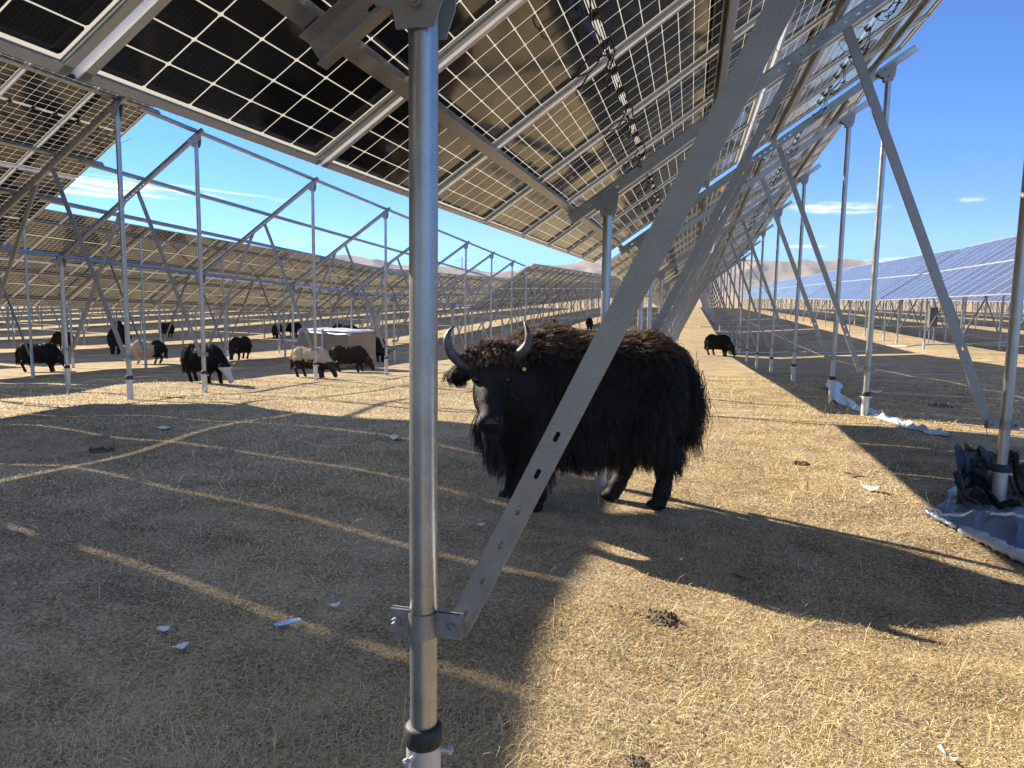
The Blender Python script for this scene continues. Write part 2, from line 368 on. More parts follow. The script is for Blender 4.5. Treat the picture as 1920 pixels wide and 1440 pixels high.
def table(name_label, Xr, bents, ymod, nmod, z0, z1, lod, panels=True, splices=(), group=None, cables=None, ds=0.0, tight=False):
    """bents: y of each post pair; ymod: y of the first module; z0,z1: ground line at first and last bent"""
    yc = bents[0]; root = bpy.data.objects.new('solar_table', None); COL.objects.link(root); root.empty_display_size = .3
    root.location = (Xr, yc, z0); tag(root, name_label, 'solar table', group)
    sl = (z1 - z0) / (bents[-1] - bents[0]) if len(bents) > 1 else 0.0
    ang = math.atan(sl); detail = lod == 0
    for y in bents:
        q = y - yc; zz = q * sl; gf = float(terr(Xr - D, y)) - (z0 + zz); gr = float(terr(Xr, y)) - (z0 + zz)
        for front in (True, False):
            gs = 0.0 if lod == 0 else (gf if front else gr)
            p = link('front_post' if front else 'rear_post', me_fp if front else me_rp, root, (-D if front else 0, q, zz))
            if lod <= 1:
                link('ground_sleeve', me_sl, p, (0, 0, gs))
            if lod == 0:
                link('collar', me_co, p, (0, 0, gs))
                link('clamp', me_clf if front else me_clr, p); b_ = link('bracket', me_bf if front else me_br, p)
            link('brace', me_b[(front, detail)], root, (0, q, zz))
        link('rafter', (me_ras if ds else me_ra) if detail else me_ral, root, (0, q, zz))
    ya, yb = ymod - .12 - yc, ymod + nmod * (MW + GP) + .10 - yc
    for me in purlin_mesh(ya, yb, [s - yc for s in splices], ds): link('purlin', me, root, (0, 0, 0), (ang, 0, 0))
    if panels:
        Rm = Matrix(((CA, 0, -SA), (0, 1, 0), (SA, 0, CA))).to_4x4()
        for k in range(nmod):
            for half in (0, 1):
                p0 = PL(half * (ML + MID) + ds); yy = ymod - yc + k * (MW + GP)
                mtx = Matrix.Rotation(ang, 4, 'X') @ Matrix.Translation(p0 + Vector((0, yy, 0))) @ Rm
                if tight and (k < 10 or (k == 10 and half)): mtx = mtx @ Matrix.Diagonal((1, 1.02, 1, 1))
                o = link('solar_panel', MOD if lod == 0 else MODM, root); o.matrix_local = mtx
                if lod == 0:
                    link('frame', FRM, o)
                    if cables and cables[0] <= k <= cables[1]:
                        for f in (.17, .5, .83): link('junction_box', JB, o, (ML / 2, MW * f, .024))
                        link('cable', CABS[(k * 3 + half) % 4], o)
    return root

# ------------------------------------------------------------------ light and sky
SX, SY = 1.59, -.69                                                   # shadow run per metre of height
sunv = Vector((-SX, -SY, 1)).normalized(); EL = math.asin(sunv.z); AZ = atan2(sunv.x, sunv.y)     # azimuth from +y towards +x
sun = bpy.data.lights.new('sun', 'SUN'); sun.energy = 5.0; sun.angle = radians(.53); sun.color = (1.0, .89, .71)
so = bpy.data.objects.new('sun', sun); COL.objects.link(so); so.rotation_euler = (-sunv).to_track_quat('-Z', 'Y').to_euler()
W = bpy.data.worlds.new('World'); S.world = W; W.use_nodes = True; nt = W.node_tree; bg = nt.nodes['Background']
sky = nt.nodes.new('ShaderNodeTexSky'); sky.sky_type = 'NISHITA'; sky.sun_disc = False; sky.sun_elevation = EL; sky.sun_rotation = AZ
sky.altitude = 3200; sky.air_density = 1.15; sky.dust_density = .25; sky.ozone_density = 2.2
hs = N(nt, 'ShaderNodeMixRGB', blend_type='MULTIPLY'); hs.inputs[0].default_value = 1.0; hs.inputs[2].default_value = (.046, .250, .475, 1)
L(nt, sky.outputs[0], hs.inputs[1])
tc = N(nt, 'ShaderNodeTexCoord'); sp = N(nt, 'ShaderNodeSeparateXYZ'); L(nt, tc.outputs['Generated'], sp.inputs[0])
az = mathn(nt, 'ARCTAN2', sp.outputs[0], sp.outputs[1]); el = mathn(nt, 'ARCSINE', sp.outputs[2])
def azel(px, py):
    d = ray(px, py).normalized(); return atan2(d.x, d.y), math.asin(d.z)
cloud = None
# wispy clouds: (corner pixels of the photo -> a patch of sky, strength, streak slope)
for (xa, ya, xb, yb, amp, slope, seed, thr) in ((110, 345, 250, 18, 1.0, .05, 1.3, .40), (330, 355, 260, 10, .75, .06, 4.7, .47), (1570, 390, 110, 13, .5, .03, 7.1, .36), (1690, 493, 90, 12, .5, .0, 9.9, .36), (1822, 374, 34, 6, .22, 0., 2.2, .36), (1505, 462, 50, 3.5, .45, 0., 5.5, .36)):
    a0, e0 = azel(xa, ya); a1, _ = azel(xa + xb, ya); _, e1 = azel(xa, ya - yb); sa, se = abs(a1 - a0), abs(e1 - e0)
    da = mathn(nt, 'DIVIDE', mathn(nt, 'SUBTRACT', az, a0), sa)
    de = mathn(nt, 'DIVIDE', mathn(nt, 'SUBTRACT', el, mathn(nt, 'MULTIPLY_ADD', mathn(nt, 'SUBTRACT', az, a0), -slope, e0)), se)
    w = mathn(nt, 'SUBTRACT', 1.0, mathn(nt, 'ADD', mathn(nt, 'MULTIPLY', da, da), mathn(nt, 'MULTIPLY', de, de)))
    cv = N(nt, 'ShaderNodeCombineXYZ'); L(nt, mathn(nt, 'MULTIPLY', da, 1.6), cv.inputs[0]); L(nt, mathn(nt, 'MULTIPLY', de, 1.7), cv.inputs[1]); cv.inputs[2].default_value = seed
    nz = N(nt, 'ShaderNodeTexNoise'); nz.inputs['Scale'].default_value = 1.0; nz.inputs['Detail'].default_value = 5; nz.inputs['Distortion'].default_value = .5; L(nt, cv.outputs[0], nz.inputs[0])
    k = mathn(nt, 'MULTIPLY', mathn(nt, 'SMOOTH_MAX', w, 0.0, .15), mathn(nt, 'MULTIPLY', mathn(nt, 'MAXIMUM', mathn(nt, 'SUBTRACT', nz.outputs[0], thr), 0.0), 5.5 * amp))
    cloud = k if cloud is None else mathn(nt, 'ADD', cloud, k)
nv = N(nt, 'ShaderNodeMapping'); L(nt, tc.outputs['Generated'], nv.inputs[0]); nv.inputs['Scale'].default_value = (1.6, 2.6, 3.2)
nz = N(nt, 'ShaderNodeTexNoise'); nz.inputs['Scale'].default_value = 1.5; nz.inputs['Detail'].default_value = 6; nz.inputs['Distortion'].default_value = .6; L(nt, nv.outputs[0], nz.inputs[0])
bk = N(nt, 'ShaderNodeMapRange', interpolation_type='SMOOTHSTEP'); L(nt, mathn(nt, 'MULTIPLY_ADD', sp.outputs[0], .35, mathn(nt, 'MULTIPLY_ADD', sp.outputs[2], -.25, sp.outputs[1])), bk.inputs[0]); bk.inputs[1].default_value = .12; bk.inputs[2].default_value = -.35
fill_cloud = mathn(nt, 'MULTIPLY', bk.outputs[0], mathn(nt, 'MULTIPLY', mathn(nt, 'MAXIMUM', mathn(nt, 'SUBTRACT', nz.outputs[0], .34), 0.0), 1.05))  # bright cloud added overhead and behind, out of view, to fill the shade
cloud = mathn(nt, 'ADD', cloud, mathn(nt, 'MULTIPLY', fill_cloud, mathn(nt, 'GREATER_THAN', sp.outputs[2], 0.0)))
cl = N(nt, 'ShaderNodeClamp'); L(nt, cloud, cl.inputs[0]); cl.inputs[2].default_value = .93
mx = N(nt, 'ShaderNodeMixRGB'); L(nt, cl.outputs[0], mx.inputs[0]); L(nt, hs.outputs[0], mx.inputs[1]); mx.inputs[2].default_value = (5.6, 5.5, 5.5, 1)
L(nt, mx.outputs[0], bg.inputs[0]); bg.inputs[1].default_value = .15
vs = S.view_settings; vs.view_transform = 'Standard'; vs.look = 'None'; vs.exposure = 1.53; vs.gamma = 1.0

# ------------------------------------------------------------------ ground, hills
def axis(lo, hi, a, b, step):          # fine between a and b, growing outwards
    xs = list(np.arange(a, b + 1e-6, step)); s = step; x = b
    while x < hi: s *= 1.13; x += s; xs.append(x)
    s = step; x = a
    while x > lo: s *= 1.13; x -= s; xs.insert(0, x)
    return np.array(xs)
gx, gy = axis(-9000, 9000, -14, 7, .13), axis(-60, 9000, -1, 17, .13)
XX, YY = np.meshgrid(gx, gy, indexing='ij'); ZZ = gz(XX, YY)
far = np.hypot(XX, YY); ZZ = ZZ + np.clip((far - 900) / 4000, 0, 1) ** 1.3 * 40
nx, ny = len(gx), len(gy); idx = np.arange(nx * ny).reshape(nx, ny)
def gridmesh(name, X, Y, Z):
    nx, ny = X.shape; idx = np.arange(nx * ny).reshape(nx, ny)
    F = np.stack([idx[:-1, :-1], idx[1:, :-1], idx[1:, 1:], idx[:-1, 1:]], -1).reshape(-1, 4)
    return npmesh(name, np.stack([X, Y, Z], -1).reshape(-1, 3), F)
def npmesh(name, V, F):
    me = bpy.data.meshes.new(name); n = F.shape[1]; V = np.ascontiguousarray(V, np.float32)
    me.vertices.add(len(V)); me.vertices.foreach_set('co', V.ravel()); me.loops.add(F.size); me.loops.foreach_set('vertex_index', np.ascontiguousarray(F, np.int32).ravel())
    me.polygons.add(len(F)); me.polygons.foreach_set('loop_start', np.arange(0, F.size, n, dtype=np.int32)); me.update(calc_edges=True); return me
me = gridmesh('ground', XX, YY, ZZ); me.polygons.foreach_set('use_smooth', [True] * len(me.polygons))
def ground_mat():
    m, nt, b = newmat('dry_grassland')
    tc = N(nt, 'ShaderNodeTexCoord'); o = tc.outputs['Object']
    fine = noise(nt, 55, 6, vec=o, rough=.7); mid = noise(nt, 3.2, 6, vec=o); big = noise(nt, .35, 5, vec=o)
    mp = N(nt, 'ShaderNodeMapping'); L(nt, o, mp.inputs[0]); mp.inputs['Scale'].default_value = (.35, 2.4, 1); mp.inputs['Rotation'].default_value = (0, 0, .08)
    streak = noise(nt, 1.0, 5, vec=mp.outputs[0])
    f = mathn(nt, 'ADD', mathn(nt, 'ADD', mathn(nt, 'MULTIPLY', fine, .55), mathn(nt, 'MULTIPLY', mid, .20)), mathn(nt, 'ADD', mathn(nt, 'MULTIPLY', big, .12), mathn(nt, 'MULTIPLY', streak, .13)))
    c = ramp(nt, f, [(.36, (.07, .05, .034)), (.45, (.22, .165, .10)), (.54, (.47, .365, .22)), (.66, (.66, .54, .35))])
    L(nt, c, b.inputs['Base Color']); b.inputs['Roughness'].default_value = .95; b.inputs['Specular IOR Level'].default_value = .1
    bump(nt, b, mathn(nt, 'ADD', fine, mathn(nt, 'MULTIPLY', mid, 1.5)), .6, .03); return m
M['ground'] = ground_mat(); me.materials.append(M['ground']); tag(link('ground', me), kind='structure')

def fbm(x, y, seed, octv=6, lac=2.05, ridged=False):
    r = np.random.default_rng(seed); s = 0; a = 1.0; f = 1.0; tot = 0
    for _ in range(octv):
        n = 0
        for _k in range(5):
            t = r.uniform(0, 6.28); n = n + np.sin((x * cos(t) + y * sin(t)) * f * r.uniform(.7, 1.4) + r.uniform(0, 6.28) + 1.3 * np.sin((x * sin(t) - y * cos(t)) * f * .6 + r.uniform(0, 6.28)))
        n = n / 5
        if ridged: n = 1 - np.abs(n) * 2.2
        s = s + a * n; tot += a; a *= .5; f *= lac
    return s / tot
# far hills: ridge line from the photograph (pixel x, pixel y) gives the height of each bearing
HP = [(-300, 512), (300, 505), (560, 498), (640, 489), (690, 491), (740, 497), (800, 496), (860, 500), (915, 508), (950, 507), (1000, 497), (1040, 494), (1090, 488), (1110, 487), (1180, 500), (1260, 505), (1350, 500), (1385, 494), (1432, 489), (1475, 495), (1510, 494), (1560, 498), (1620, 500), (1700, 503), (1900, 512), (2400, 520)]
def hills(name, r0, r1, amp, seed, hp_off, ny=70):
    ths = np.linspace(radians(-58), radians(40), 520); rs = np.linspace(r0, r1, ny)
    pa = []; pe = []
    for (px, py) in HP:
        a, e = azel(px, py + hp_off); pa.append(a); pe.append(e)
    o = np.argsort(pa); pa = np.array(pa)[o]; pe = np.array(pe)[o]
    E = np.interp(ths, pa, pe); E = np.convolve(np.pad(E, 3, 'edge'), np.ones(7) / 7, 'valid')
    TH, R = np.meshgrid(ths, rs, indexing='ij'); t = (R - r0) / (r1 - r0)
    X = R * np.sin(TH); Y = R * np.cos(TH)
    prof = np.clip(t / .8, 0, 1) ** 1.25 * np.where(t > .8, 1 - (t - .8) * 1.2, 1)
    H = (r0 + .8 * (r1 - r0)) * np.tan(np.maximum(E, .002))[:, None]
    rid = fbm(X / 620, Y / 620, seed, 6, ridged=True); det = fbm(X / 260, Y / 260, seed + 3, 5, ridged=True)
    Z = 20 + H * prof * (1 + amp * (rid - .35) * (1 - .75 * (np.abs(t - .8) < .12))) + H * .42 * det * np.clip(t * 3, 0, 1) * np.clip((.75 - t) * 6, 0, 1)
    me = gridmesh(name, X, Y, Z); me.polygons.foreach_set('use_smooth', [True] * len(me.polygons)); return me
def hill_mat():
    m, nt, b = newmat('bare_hill'); tc = N(nt, 'ShaderNodeTexCoord'); o = tc.outputs['Object']
    f = mathn(nt, 'ADD', mathn(nt, 'MULTIPLY', noise(nt, .0016, 6, vec=o), .6), mathn(nt, 'MULTIPLY', noise(nt, .012, 5, vec=o), .4))
    L(nt, ramp(nt, f, [(.3, (.11, .085, .072)), (.5, (.22, .172, .135)), (.7, (.34, .27, .20))]), b.inputs['Base Color']); b.inputs['Roughness'].default_value = 1.0; b.inputs['Specular IOR Level'].default_value = 0; return m
M['hill'] = hill_mat()
hm = hills('hills', 3800, 7000, .5, 21, 5); hm.materials.append(M['hill']); tag(link('hills', hm), kind='structure')

# ------------------------------------------------------------------ the tables
zc = lambda X, y: float(terr(X, y))
XM = 2.33; RP = 10.98
table('nearest solar table whose dark underside fills the top of the view', XM, [-6.9, -2.5, 1.87, 6.2, 10.68], 10.95 - 16 * (MW + GP), 16, 0, 0, 0, splices=(4.9,), cables=(7, 15))
table('solar table straight behind the yak, next in line after the nearest overhead table', XM, [13.1, 17.8, 22.5, 27.2, 31.9, 36.6], 12.1, 21, -.04, -1.05, 0, cables=(0, 8))
XA = XM - RP - .0
table('solar table at the far left end, its panels ending beside the bare frame', XA, [-7.3, -3.0, 1.35, 5.7, 10.0], 10.85 - 16 * (MW + GP), 16, -.14, -.14, 0, cables=(9, 15), ds=.25, tight=True)
table('bare steel rack without any panels, between the two panelled tables on the left', XA, [11.87, 16.05, 20.3, 24.3, 28.2, 32.1, 36.0, 39.3], 10.4, 24, -.24, -1.5, 0, panels=False, splices=(18.0, 30.2), ds=.25)
def run(X, y0, n, label, group, lod, step=25.4, nb=6, sp=4.55, nm=21):
    for k in range(n):
        a = y0 + k * step; b = [a + 1.0 + sp * q for q in range(nb)]
        lb = label(k) if callable(label) else label
        zA, zB = zc(X - 1.5, a), zc(X - 1.5, a + step); f = lambda y: zA + (zB - zA) * (y - a) / step
        table(lb, X, b, a, nm, f(b[0]), f(b[-1]), lod, group=group)
NTH = ['first', 'second', 'third', 'fourth', 'fifth', 'sixth', 'seventh']
run(XM, 37.9, 1, 'solar table third along the row that recedes behind the yak', None, 1)
run(XA, 40.5, 1, 'panelled solar table standing just past the far end of the bare rack', None, 1)
L2 = ['solar table behind the grazing yaks, at the left edge of the second left row', 'solar table behind the bare rack, above the cardboard crate', 'solar table of the second left row, behind the far half of the bare rack']
run(XA - 9.6, -8.6, 3, lambda k: L2[k], 'solar tables in the row behind the bare rack', 1, step=24.95)
R1 = ['blue solar table nearest on the right, showing its front to the sun', 'blue solar table on the right just past the dark seam of the nearest one']
run(XM + RP, 17.6, 2, lambda k: R1[k], 'blue-faced solar tables on the right', 1)

# far tables: a support frame mesh carrying one panel bank
def far_meshes():
    fb = MB(); nb, sp, nm = 6, 4.55, 21
    for q in range(nb):
        y = 1.0 + sp * q
        fb.box((-D, y, z_ft / 2 - .3), (.07, .07, z_ft + .6)); fb.box((0, y, z_rt / 2 - .3), (.07, .07, z_rt + .6))
        for a, b in ((PL(S_F - .3, .12), PL(S_R + .2, .12)), (Vector((-D, 0, .66)), PL(B_F, .12)), (Vector((0, 0, .66)), PL(B_R, .12))):
            a = a + Vector((0, y + .04, 0)); b = b + Vector((0, y + .04, 0)); fb.prism([(-.03, -.02), (.03, -.02), (.03, .02), (-.03, .02)], a, b, (0, 1, 0))
    for s in PURL:
        c = PL(s, .04); fb.prism([(-.03, -.025), (.03, -.025), (.03, .025), (-.03, .025)], c + Vector((0, -.1, 0)), c + Vector((0, nm * (MW + GP) + .1, 0)), (SA, 0, -CA))
    fm = fb.mesh('support_frame', ['galv'])
    pb = MB(); uvs = []
    Rm = Matrix(((CA, 0, -SA), (0, 1, 0), (SA, 0, CA)))
    for k in range(nm):
        for h in (0, 1):
            o = PL(h * (ML + MID)) + Vector((0, k * (MW + GP), 0))
            def tr(p): return o + Rm @ Vector(p)
            z = .026; pb.add([tr(p) for p in ((.012, .012, z), (.012, MW - .012, z), (ML - .012, MW - .012, z), (ML - .012, .012, z))], [(0, 3, 2, 1)], 0); uvs.append(((.012, .012), (MW - .012, .012), (MW - .012, ML - .012), (.012, ML - .012)))
            def bar(a, b):
                c = [(a[q] + b[q]) / 2 for q in range(3)]; pb.box(tr(c), [abs(b[q] - a[q]) for q in range(3)], Rm, 1)
            bar((0, 0, 0), (ML, .022, .035)); bar((0, MW - .022, 0), (ML, MW, .035)); bar((0, .022, 0), (.022, MW - .022, .035)); bar((ML - .022, .022, 0), (ML, MW - .022, .035))
    pm = pb.mesh('panel_bank', ['cells', 'alu']); uvl = pm.uv_layers.new(name='UVMap')
    for p in pm.polygons:
        for li in p.loop_indices:
            v = pm.loops[li].vertex_index; q = p.index // 25; k = v - q * 36
            uvl.data[li].uv = uvs[q][k] if 0 <= k < 4 else (0, 0)
    return fm, pm
FM, PM = far_meshes()
def far_run(X, y0, n, label, group, step=25.4):
    for k in range(n):
        a = y0 + k * step; za, zb = zc(X - 1.5, a), zc(X - 1.5, a + step)
        o = link('solar_table', FM, None, (X, a, za), (math.atan((zb - za) / step), 0, 0)); tag(o, label, 'solar table', group); link('panel_bank', PM, o)
far_run(XM, 63.6, 4, 'distant solar table far down the row behind the yak', 'distant tables in the yak row')
far_run(XA, 66.1, 4, 'distant solar table far down the left row beyond the bare rack', 'distant tables of the bare rack row')
far_run(XA - 9.6, 66.3, 4, 'distant solar table far along the second left row', 'distant tables of the second left row')
for r in range(2, 9): far_run(XA - r * RP, -2 + (r * 7) % 12, 6, 'small distant solar table beyond the grazing yaks on the left', 'distant tables in the far left rows')
far_run(XM + RP, 68.4, 4, 'small blue solar table far along the first right row', 'distant blue tables of the first right row')
for r in range(2, 7): far_run(XM + r * RP, 15 + (r * 9) % 14, 6, 'small distant solar table seen under the blue tables', 'distant tables in the far right rows')

# ------------------------------------------------------------------ animals: one smooth surface from rounded shapes
class SDF:
    def __init__(s, lo, hi, h):
        s.lo = np.array(lo, float); s.h = h; s.n = np.ceil((np.array(hi) - s.lo) / h).astype(int) + 1
        s.ax = [s.lo[k] + h * np.arange(s.n[k]) for k in range(3)]; s.d = np.full(s.n, .3, np.float32)
    def _blend(s, lo, hi, fn, k):
        i0 = [max(0, int((lo[a] - .12 - s.lo[a]) / s.h)) for a in range(3)]; i1 = [min(s.n[a], int((hi[a] + .12 - s.lo[a]) / s.h) + 2) for a in range(3)]
        if any(i1[a] <= i0[a] for a in range(3)): return
        sl = tuple(slice(i0[a], i1[a]) for a in range(3)); P = np.meshgrid(*[s.ax[a][i0[a]:i1[a]] for a in range(3)], indexing='ij')
        v = fn(*P); a = s.d[sl]; hh = np.maximum(k - np.abs(a - v), 0) / k; s.d[sl] = np.minimum(a, v) - hh * hh * k / 4
    def cone(s, A, B, ra, rb, k=.06):
        A, B = np.array(A, float), np.array(B, float); r = max(ra, rb); AB = B - A; l2 = (AB ** 2).sum()
        def fn(x, y, z):
            t = np.clip(((x - A[0]) * AB[0] + (y - A[1]) * AB[1] + (z - A[2]) * AB[2]) / l2, 0, 1)
            return np.sqrt((x - A[0] - t * AB[0]) ** 2 + (y - A[1] - t * AB[1]) ** 2 + (z - A[2] - t * AB[2]) ** 2) - (ra + (rb - ra) * t)
        s._blend(np.minimum(A, B) - r, np.maximum(A, B) + r, fn, k)
    def ell(s, C, R, k=.06, rot=None):
        C = np.array(C, float); R = np.array(R, float); rot = np.eye(3) if rot is None else np.array(rot); m = R.max()
        def fn(x, y, z):
            q = [(rot[0][a] * (x - C[0]) + rot[1][a] * (y - C[1]) + rot[2][a] * (z - C[2])) / R[a] for a in range(3)]
            k0 = np.sqrt(q[0] ** 2 + q[1] ** 2 + q[2] ** 2) + 1e-9; k1 = np.sqrt((q[0] / R[0]) ** 2 + (q[1] / R[1]) ** 2 + (q[2] / R[2]) ** 2) + 1e-9
            return k0 * (k0 - 1) / k1
        s._blend(C - m, C + m, fn, k)
    def chain(s, pts, rs, k=.05):
        for a in range(len(pts) - 1): s.cone(pts[a], pts[a + 1], rs[a], rs[a + 1], k)
    def surface(s, name):
        d = s.d; sg = d < 0; n = s.n - 1
        c = np.zeros(tuple(n), int)
        for a in (0, 1):
            for b in (0, 1):
                for e in (0, 1): c += sg[a:a + n[0], b:b + n[1], e:e + n[2]]
        cell = (c > 0) & (c < 8); ids = -np.ones(tuple(n), int); ci = np.argwhere(cell); ids[cell] = np.arange(len(ci))
        acc = np.zeros((len(ci), 3)); cnt = np.zeros(len(ci)); cor = [(a, b, e) for a in (0, 1) for b in (0, 1) for e in (0, 1)]
        for p in range(8):
            for q in range(p + 1, 8):
                if sum(abs(cor[p][k] - cor[q][k]) for k in range(3)) != 1: continue
                pa, pb = ci + cor[p], ci + cor[q]; da, db = d[tuple(pa.T)], d[tuple(pb.T)]; m = (da < 0) != (db < 0)
                t = da / np.where(np.abs(da - db) < 1e-9, 1e-9, da - db); pt = pa + (pb - pa) * t[:, None]
                acc[m] += pt[m]; cnt[m] += 1
        V = s.lo + s.h * acc / cnt[:, None]; F = []
        for ax in range(3):
            u, w = [(1, 2), (2, 0), (0, 1)][ax]
            e0 = sg[:-1, :, :] if ax == 0 else sg[:, :-1, :] if ax == 1 else sg[:, :, :-1]; e1 = sg[1:, :, :] if ax == 0 else sg[:, 1:, :] if ax == 1 else sg[:, :, 1:]
            g = np.argwhere(e0 != e1); inn = e0[tuple(g.T)]
            ok = (g[:, u] > 0) & (g[:, w] > 0) & (g[:, u] < n[u]) & (g[:, w] < n[w]) & (g[:, ax] < n[ax]); g = g[ok]; inn = inn[ok]
            du = np.zeros(3, int); du[u] = 1; dw = np.zeros(3, int); dw[w] = 1
            q = np.stack([ids[tuple((g - du - dw).T)], ids[tuple((g - dw).T)], ids[tuple(g.T)], ids[tuple((g - du).T)]], 1)
            q[~inn] = q[~inn][:, ::-1]; F.append(q)
        F = np.concatenate(F); F = F[(F >= 0).all(1)]
        me = npmesh(name, V, F); me.polygons.foreach_set('use_smooth', [True] * len(me.polygons)); return me
def mesh_arrays(me):
    V = np.empty(len(me.vertices) * 3, np.float32); me.vertices.foreach_get('co', V); V = V.reshape(-1, 3)
    Nn = np.empty(len(me.vertices) * 3, np.float32); me.vertices.foreach_get('normal', Nn); Nn = Nn.reshape(-1, 3)
    F = np.empty(len(me.polygons) * 4, np.int32); me.polygons.foreach_get('vertices', F); F = F.reshape(-1, 4); return V, Nn, F
def scatter(V, Nn, F, n, weight=None, seed=1):
    r = np.random.default_rng(seed); a = V[F]; ar = .5 * np.linalg.norm(np.cross(a[:, 2] - a[:, 0], a[:, 3] - a[:, 1]), axis=1)
    if weight is not None: ar = ar * weight(a.mean(1))
    p = r.choice(len(F), n, p=ar / ar.sum()); u, v = r.random((2, n, 1)); q = F[p]
    lerp = lambda A: (A[q[:, 0]] * (1 - u) + A[q[:, 1]] * u) * (1 - v) + (A[q[:, 3]] * (1 - u) + A[q[:, 2]] * u) * v
    nn = lerp(Nn); return lerp(V), nn / (np.linalg.norm(nn, axis=1, keepdims=True) + 1e-9)
def hair_object(name, P, rad, mat, parent):
    """P: (strands, points, 3)"""
    n, k, _ = P.shape; hc = bpy.data.hair_curves.new(name); hc.add_curves([k] * n)
    hc.attributes['position'].data.foreach_set('vector', np.ascontiguousarray(P, np.float32).ravel())
    at = hc.attributes.get('radius') or hc.attributes.new('radius', 'FLOAT', 'POINT'); at.data.foreach_set('value', np.ascontiguousarray(rad, np.float32).ravel())
    hc.materials.append(mat); return link(name, hc, parent)
def grow(p, n, flow, length, lift, droop, curl, k, seed, clump=0, cl_amt=.6):
    r = np.random.default_rng(seed); m = len(p); d = n * lift + flow * (1 - lift) + r.normal(0, .13, (m, 3)); d /= np.linalg.norm(d, axis=1, keepdims=True)
    P = np.empty((m, k, 3)); P[:, 0] = p - n * .004; st = (length / (k - 1))[:, None]; ph = r.uniform(0, 6.28, (m, 3)); dr = droop[:, None] if np.ndim(droop) else droop
    for i in range(1, k):
        P[:, i] = P[:, i - 1] + d * st; d = d + np.array([0, 0, -1.0]) * dr / (k - 1) * 2.2 + curl * np.sin(ph + 2.3 * i); d /= np.linalg.norm(d, axis=1, keepdims=True)
    if clump:
        gi = r.choice(m, min(clump, m), replace=False); near = np.empty(m, int)
        for a in range(0, m, 4000): near[a:a + 4000] = ((p[a:a + 4000, None, :] - p[gi][None]) ** 2).sum(-1).argmin(1)
        g = P[gi[near]]; t = (np.linspace(0, 1, k) ** 1.4 * cl_amt)[None, :, None]
        ls = (length / np.maximum(length[gi[near]], 1e-6))[:, None, None]; tgt = g[:, :1] + (g - g[:, :1]) * np.clip(ls, .5, 1.5); P = P * (1 - t) + tgt * t
    return P
def fur_mat(name, root, tip, var=.3, rough=.55):
    m, nt, b = newmat(name); ci = N(nt, 'ShaderNodeHairInfo'); mixc = N(nt, 'ShaderNodeMixRGB'); mixc.inputs[1].default_value = (*root, 1); mixc.inputs[2].default_value = (*tip, 1)
    L(nt, mathn(nt, 'MULTIPLY', ci.outputs['Intercept'], mathn(nt, 'MULTIPLY_ADD', ci.outputs['Random'], var, 1 - var)), mixc.inputs[0]); L(nt, mixc.outputs[0], b.inputs['Base Color'])
    b.inputs['Roughness'].default_value = rough; b.inputs['Specular IOR Level'].default_value = .35; return m
M['fur'] = fur_mat('black_brown_fur', (.007, .0058, .0055), (.034, .022, .016), .6)
M['fur_back'] = fur_mat('sunlit_back_fur', (.022, .014, .010), (.36, .185, .105), .75, .6)  # sunlit brown of the back and poll painted into the fur colour
M['skin'] = simple('black_hide', (.006, .005, .005), (.016, .012, .010), 18, .7, spec=.25)
M['horn'] = simple('grey_horn', (.025, .024, .024), (.12, .115, .11), 22, .42, 0, .7)
M['eye'] = simple('dark_eye', (.004, .003, .003), (.01, .008, .006), 30, .04)
M['nose'] = simple('wet_nose', (.014, .013, .013), (.045, .04, .038), 40, .3)
M['tag'] = simple('yellow_tag', (.55, .42, .12), (.65, .5, .2), 30, .5)

def tapered(pts, rads, n=12, sub=6):           # smooth curved horn
    P = [Vector(p) for p in pts]; out = []; rr = []
    for a in range(len(P) - 1):
        p0, p1, p2, p3 = P[max(a - 1, 0)], P[a], P[a + 1], P[min(a + 2, len(P) - 1)]
        for k in range(sub):
            t = k / sub; out.append(.5 * ((2 * p1) + (p2 - p0) * t + (2 * p0 - 5 * p1 + 4 * p2 - p3) * t * t + (3 * p1 - p0 - 3 * p2 + p3) * t ** 3)); rr.append(rads[a] * (1 - t) + rads[a + 1] * t)
    out.append(P[-1]); rr.append(rads[-1]); return out, rr

# --- the yak in front (object space: +x = the way its body points, +y = its left, z up)
YC = Vector((-.66, 5.62, 0)); YC.z = float(gz(YC.x, YC.y)); FW = Vector((-.94, -.35, 0)).normalized(); YR = atan2(FW.y, FW.x)
Yinv = (Matrix.Translation(YC) @ Matrix.Rotation(YR, 4, 'Z')).inverted()
def yl(px, py, dist):                           # a point seen at a pixel, dist metres along +y, in the yak's own space
    d = ray(px, py); p = Vector((0, 0, CAMH)) + d * (dist / d.y); q = Yinv @ p; return np.array(q)
fdir = (Yinv.to_3x3() @ Vector((.25, -.97, 0))); sdir = (Yinv.to_3x3() @ Vector((.97, .25, 0)))
fdir, sdir, up = np.array(fdir), np.array(sdir), np.array([0, 0, 1.0])
poll = yl(922, 676, 5.20); muz = yl(921, 794, 4.89)
fax = muz - poll; fax /= np.linalg.norm(fax); fn_ = np.cross(sdir, fax); fn_ *= np.sign(fn_ @ fdir)      # out of the face
sd = SDF((-1.15, -.62, -.02), (1.35, .75, 1.62), .0125)
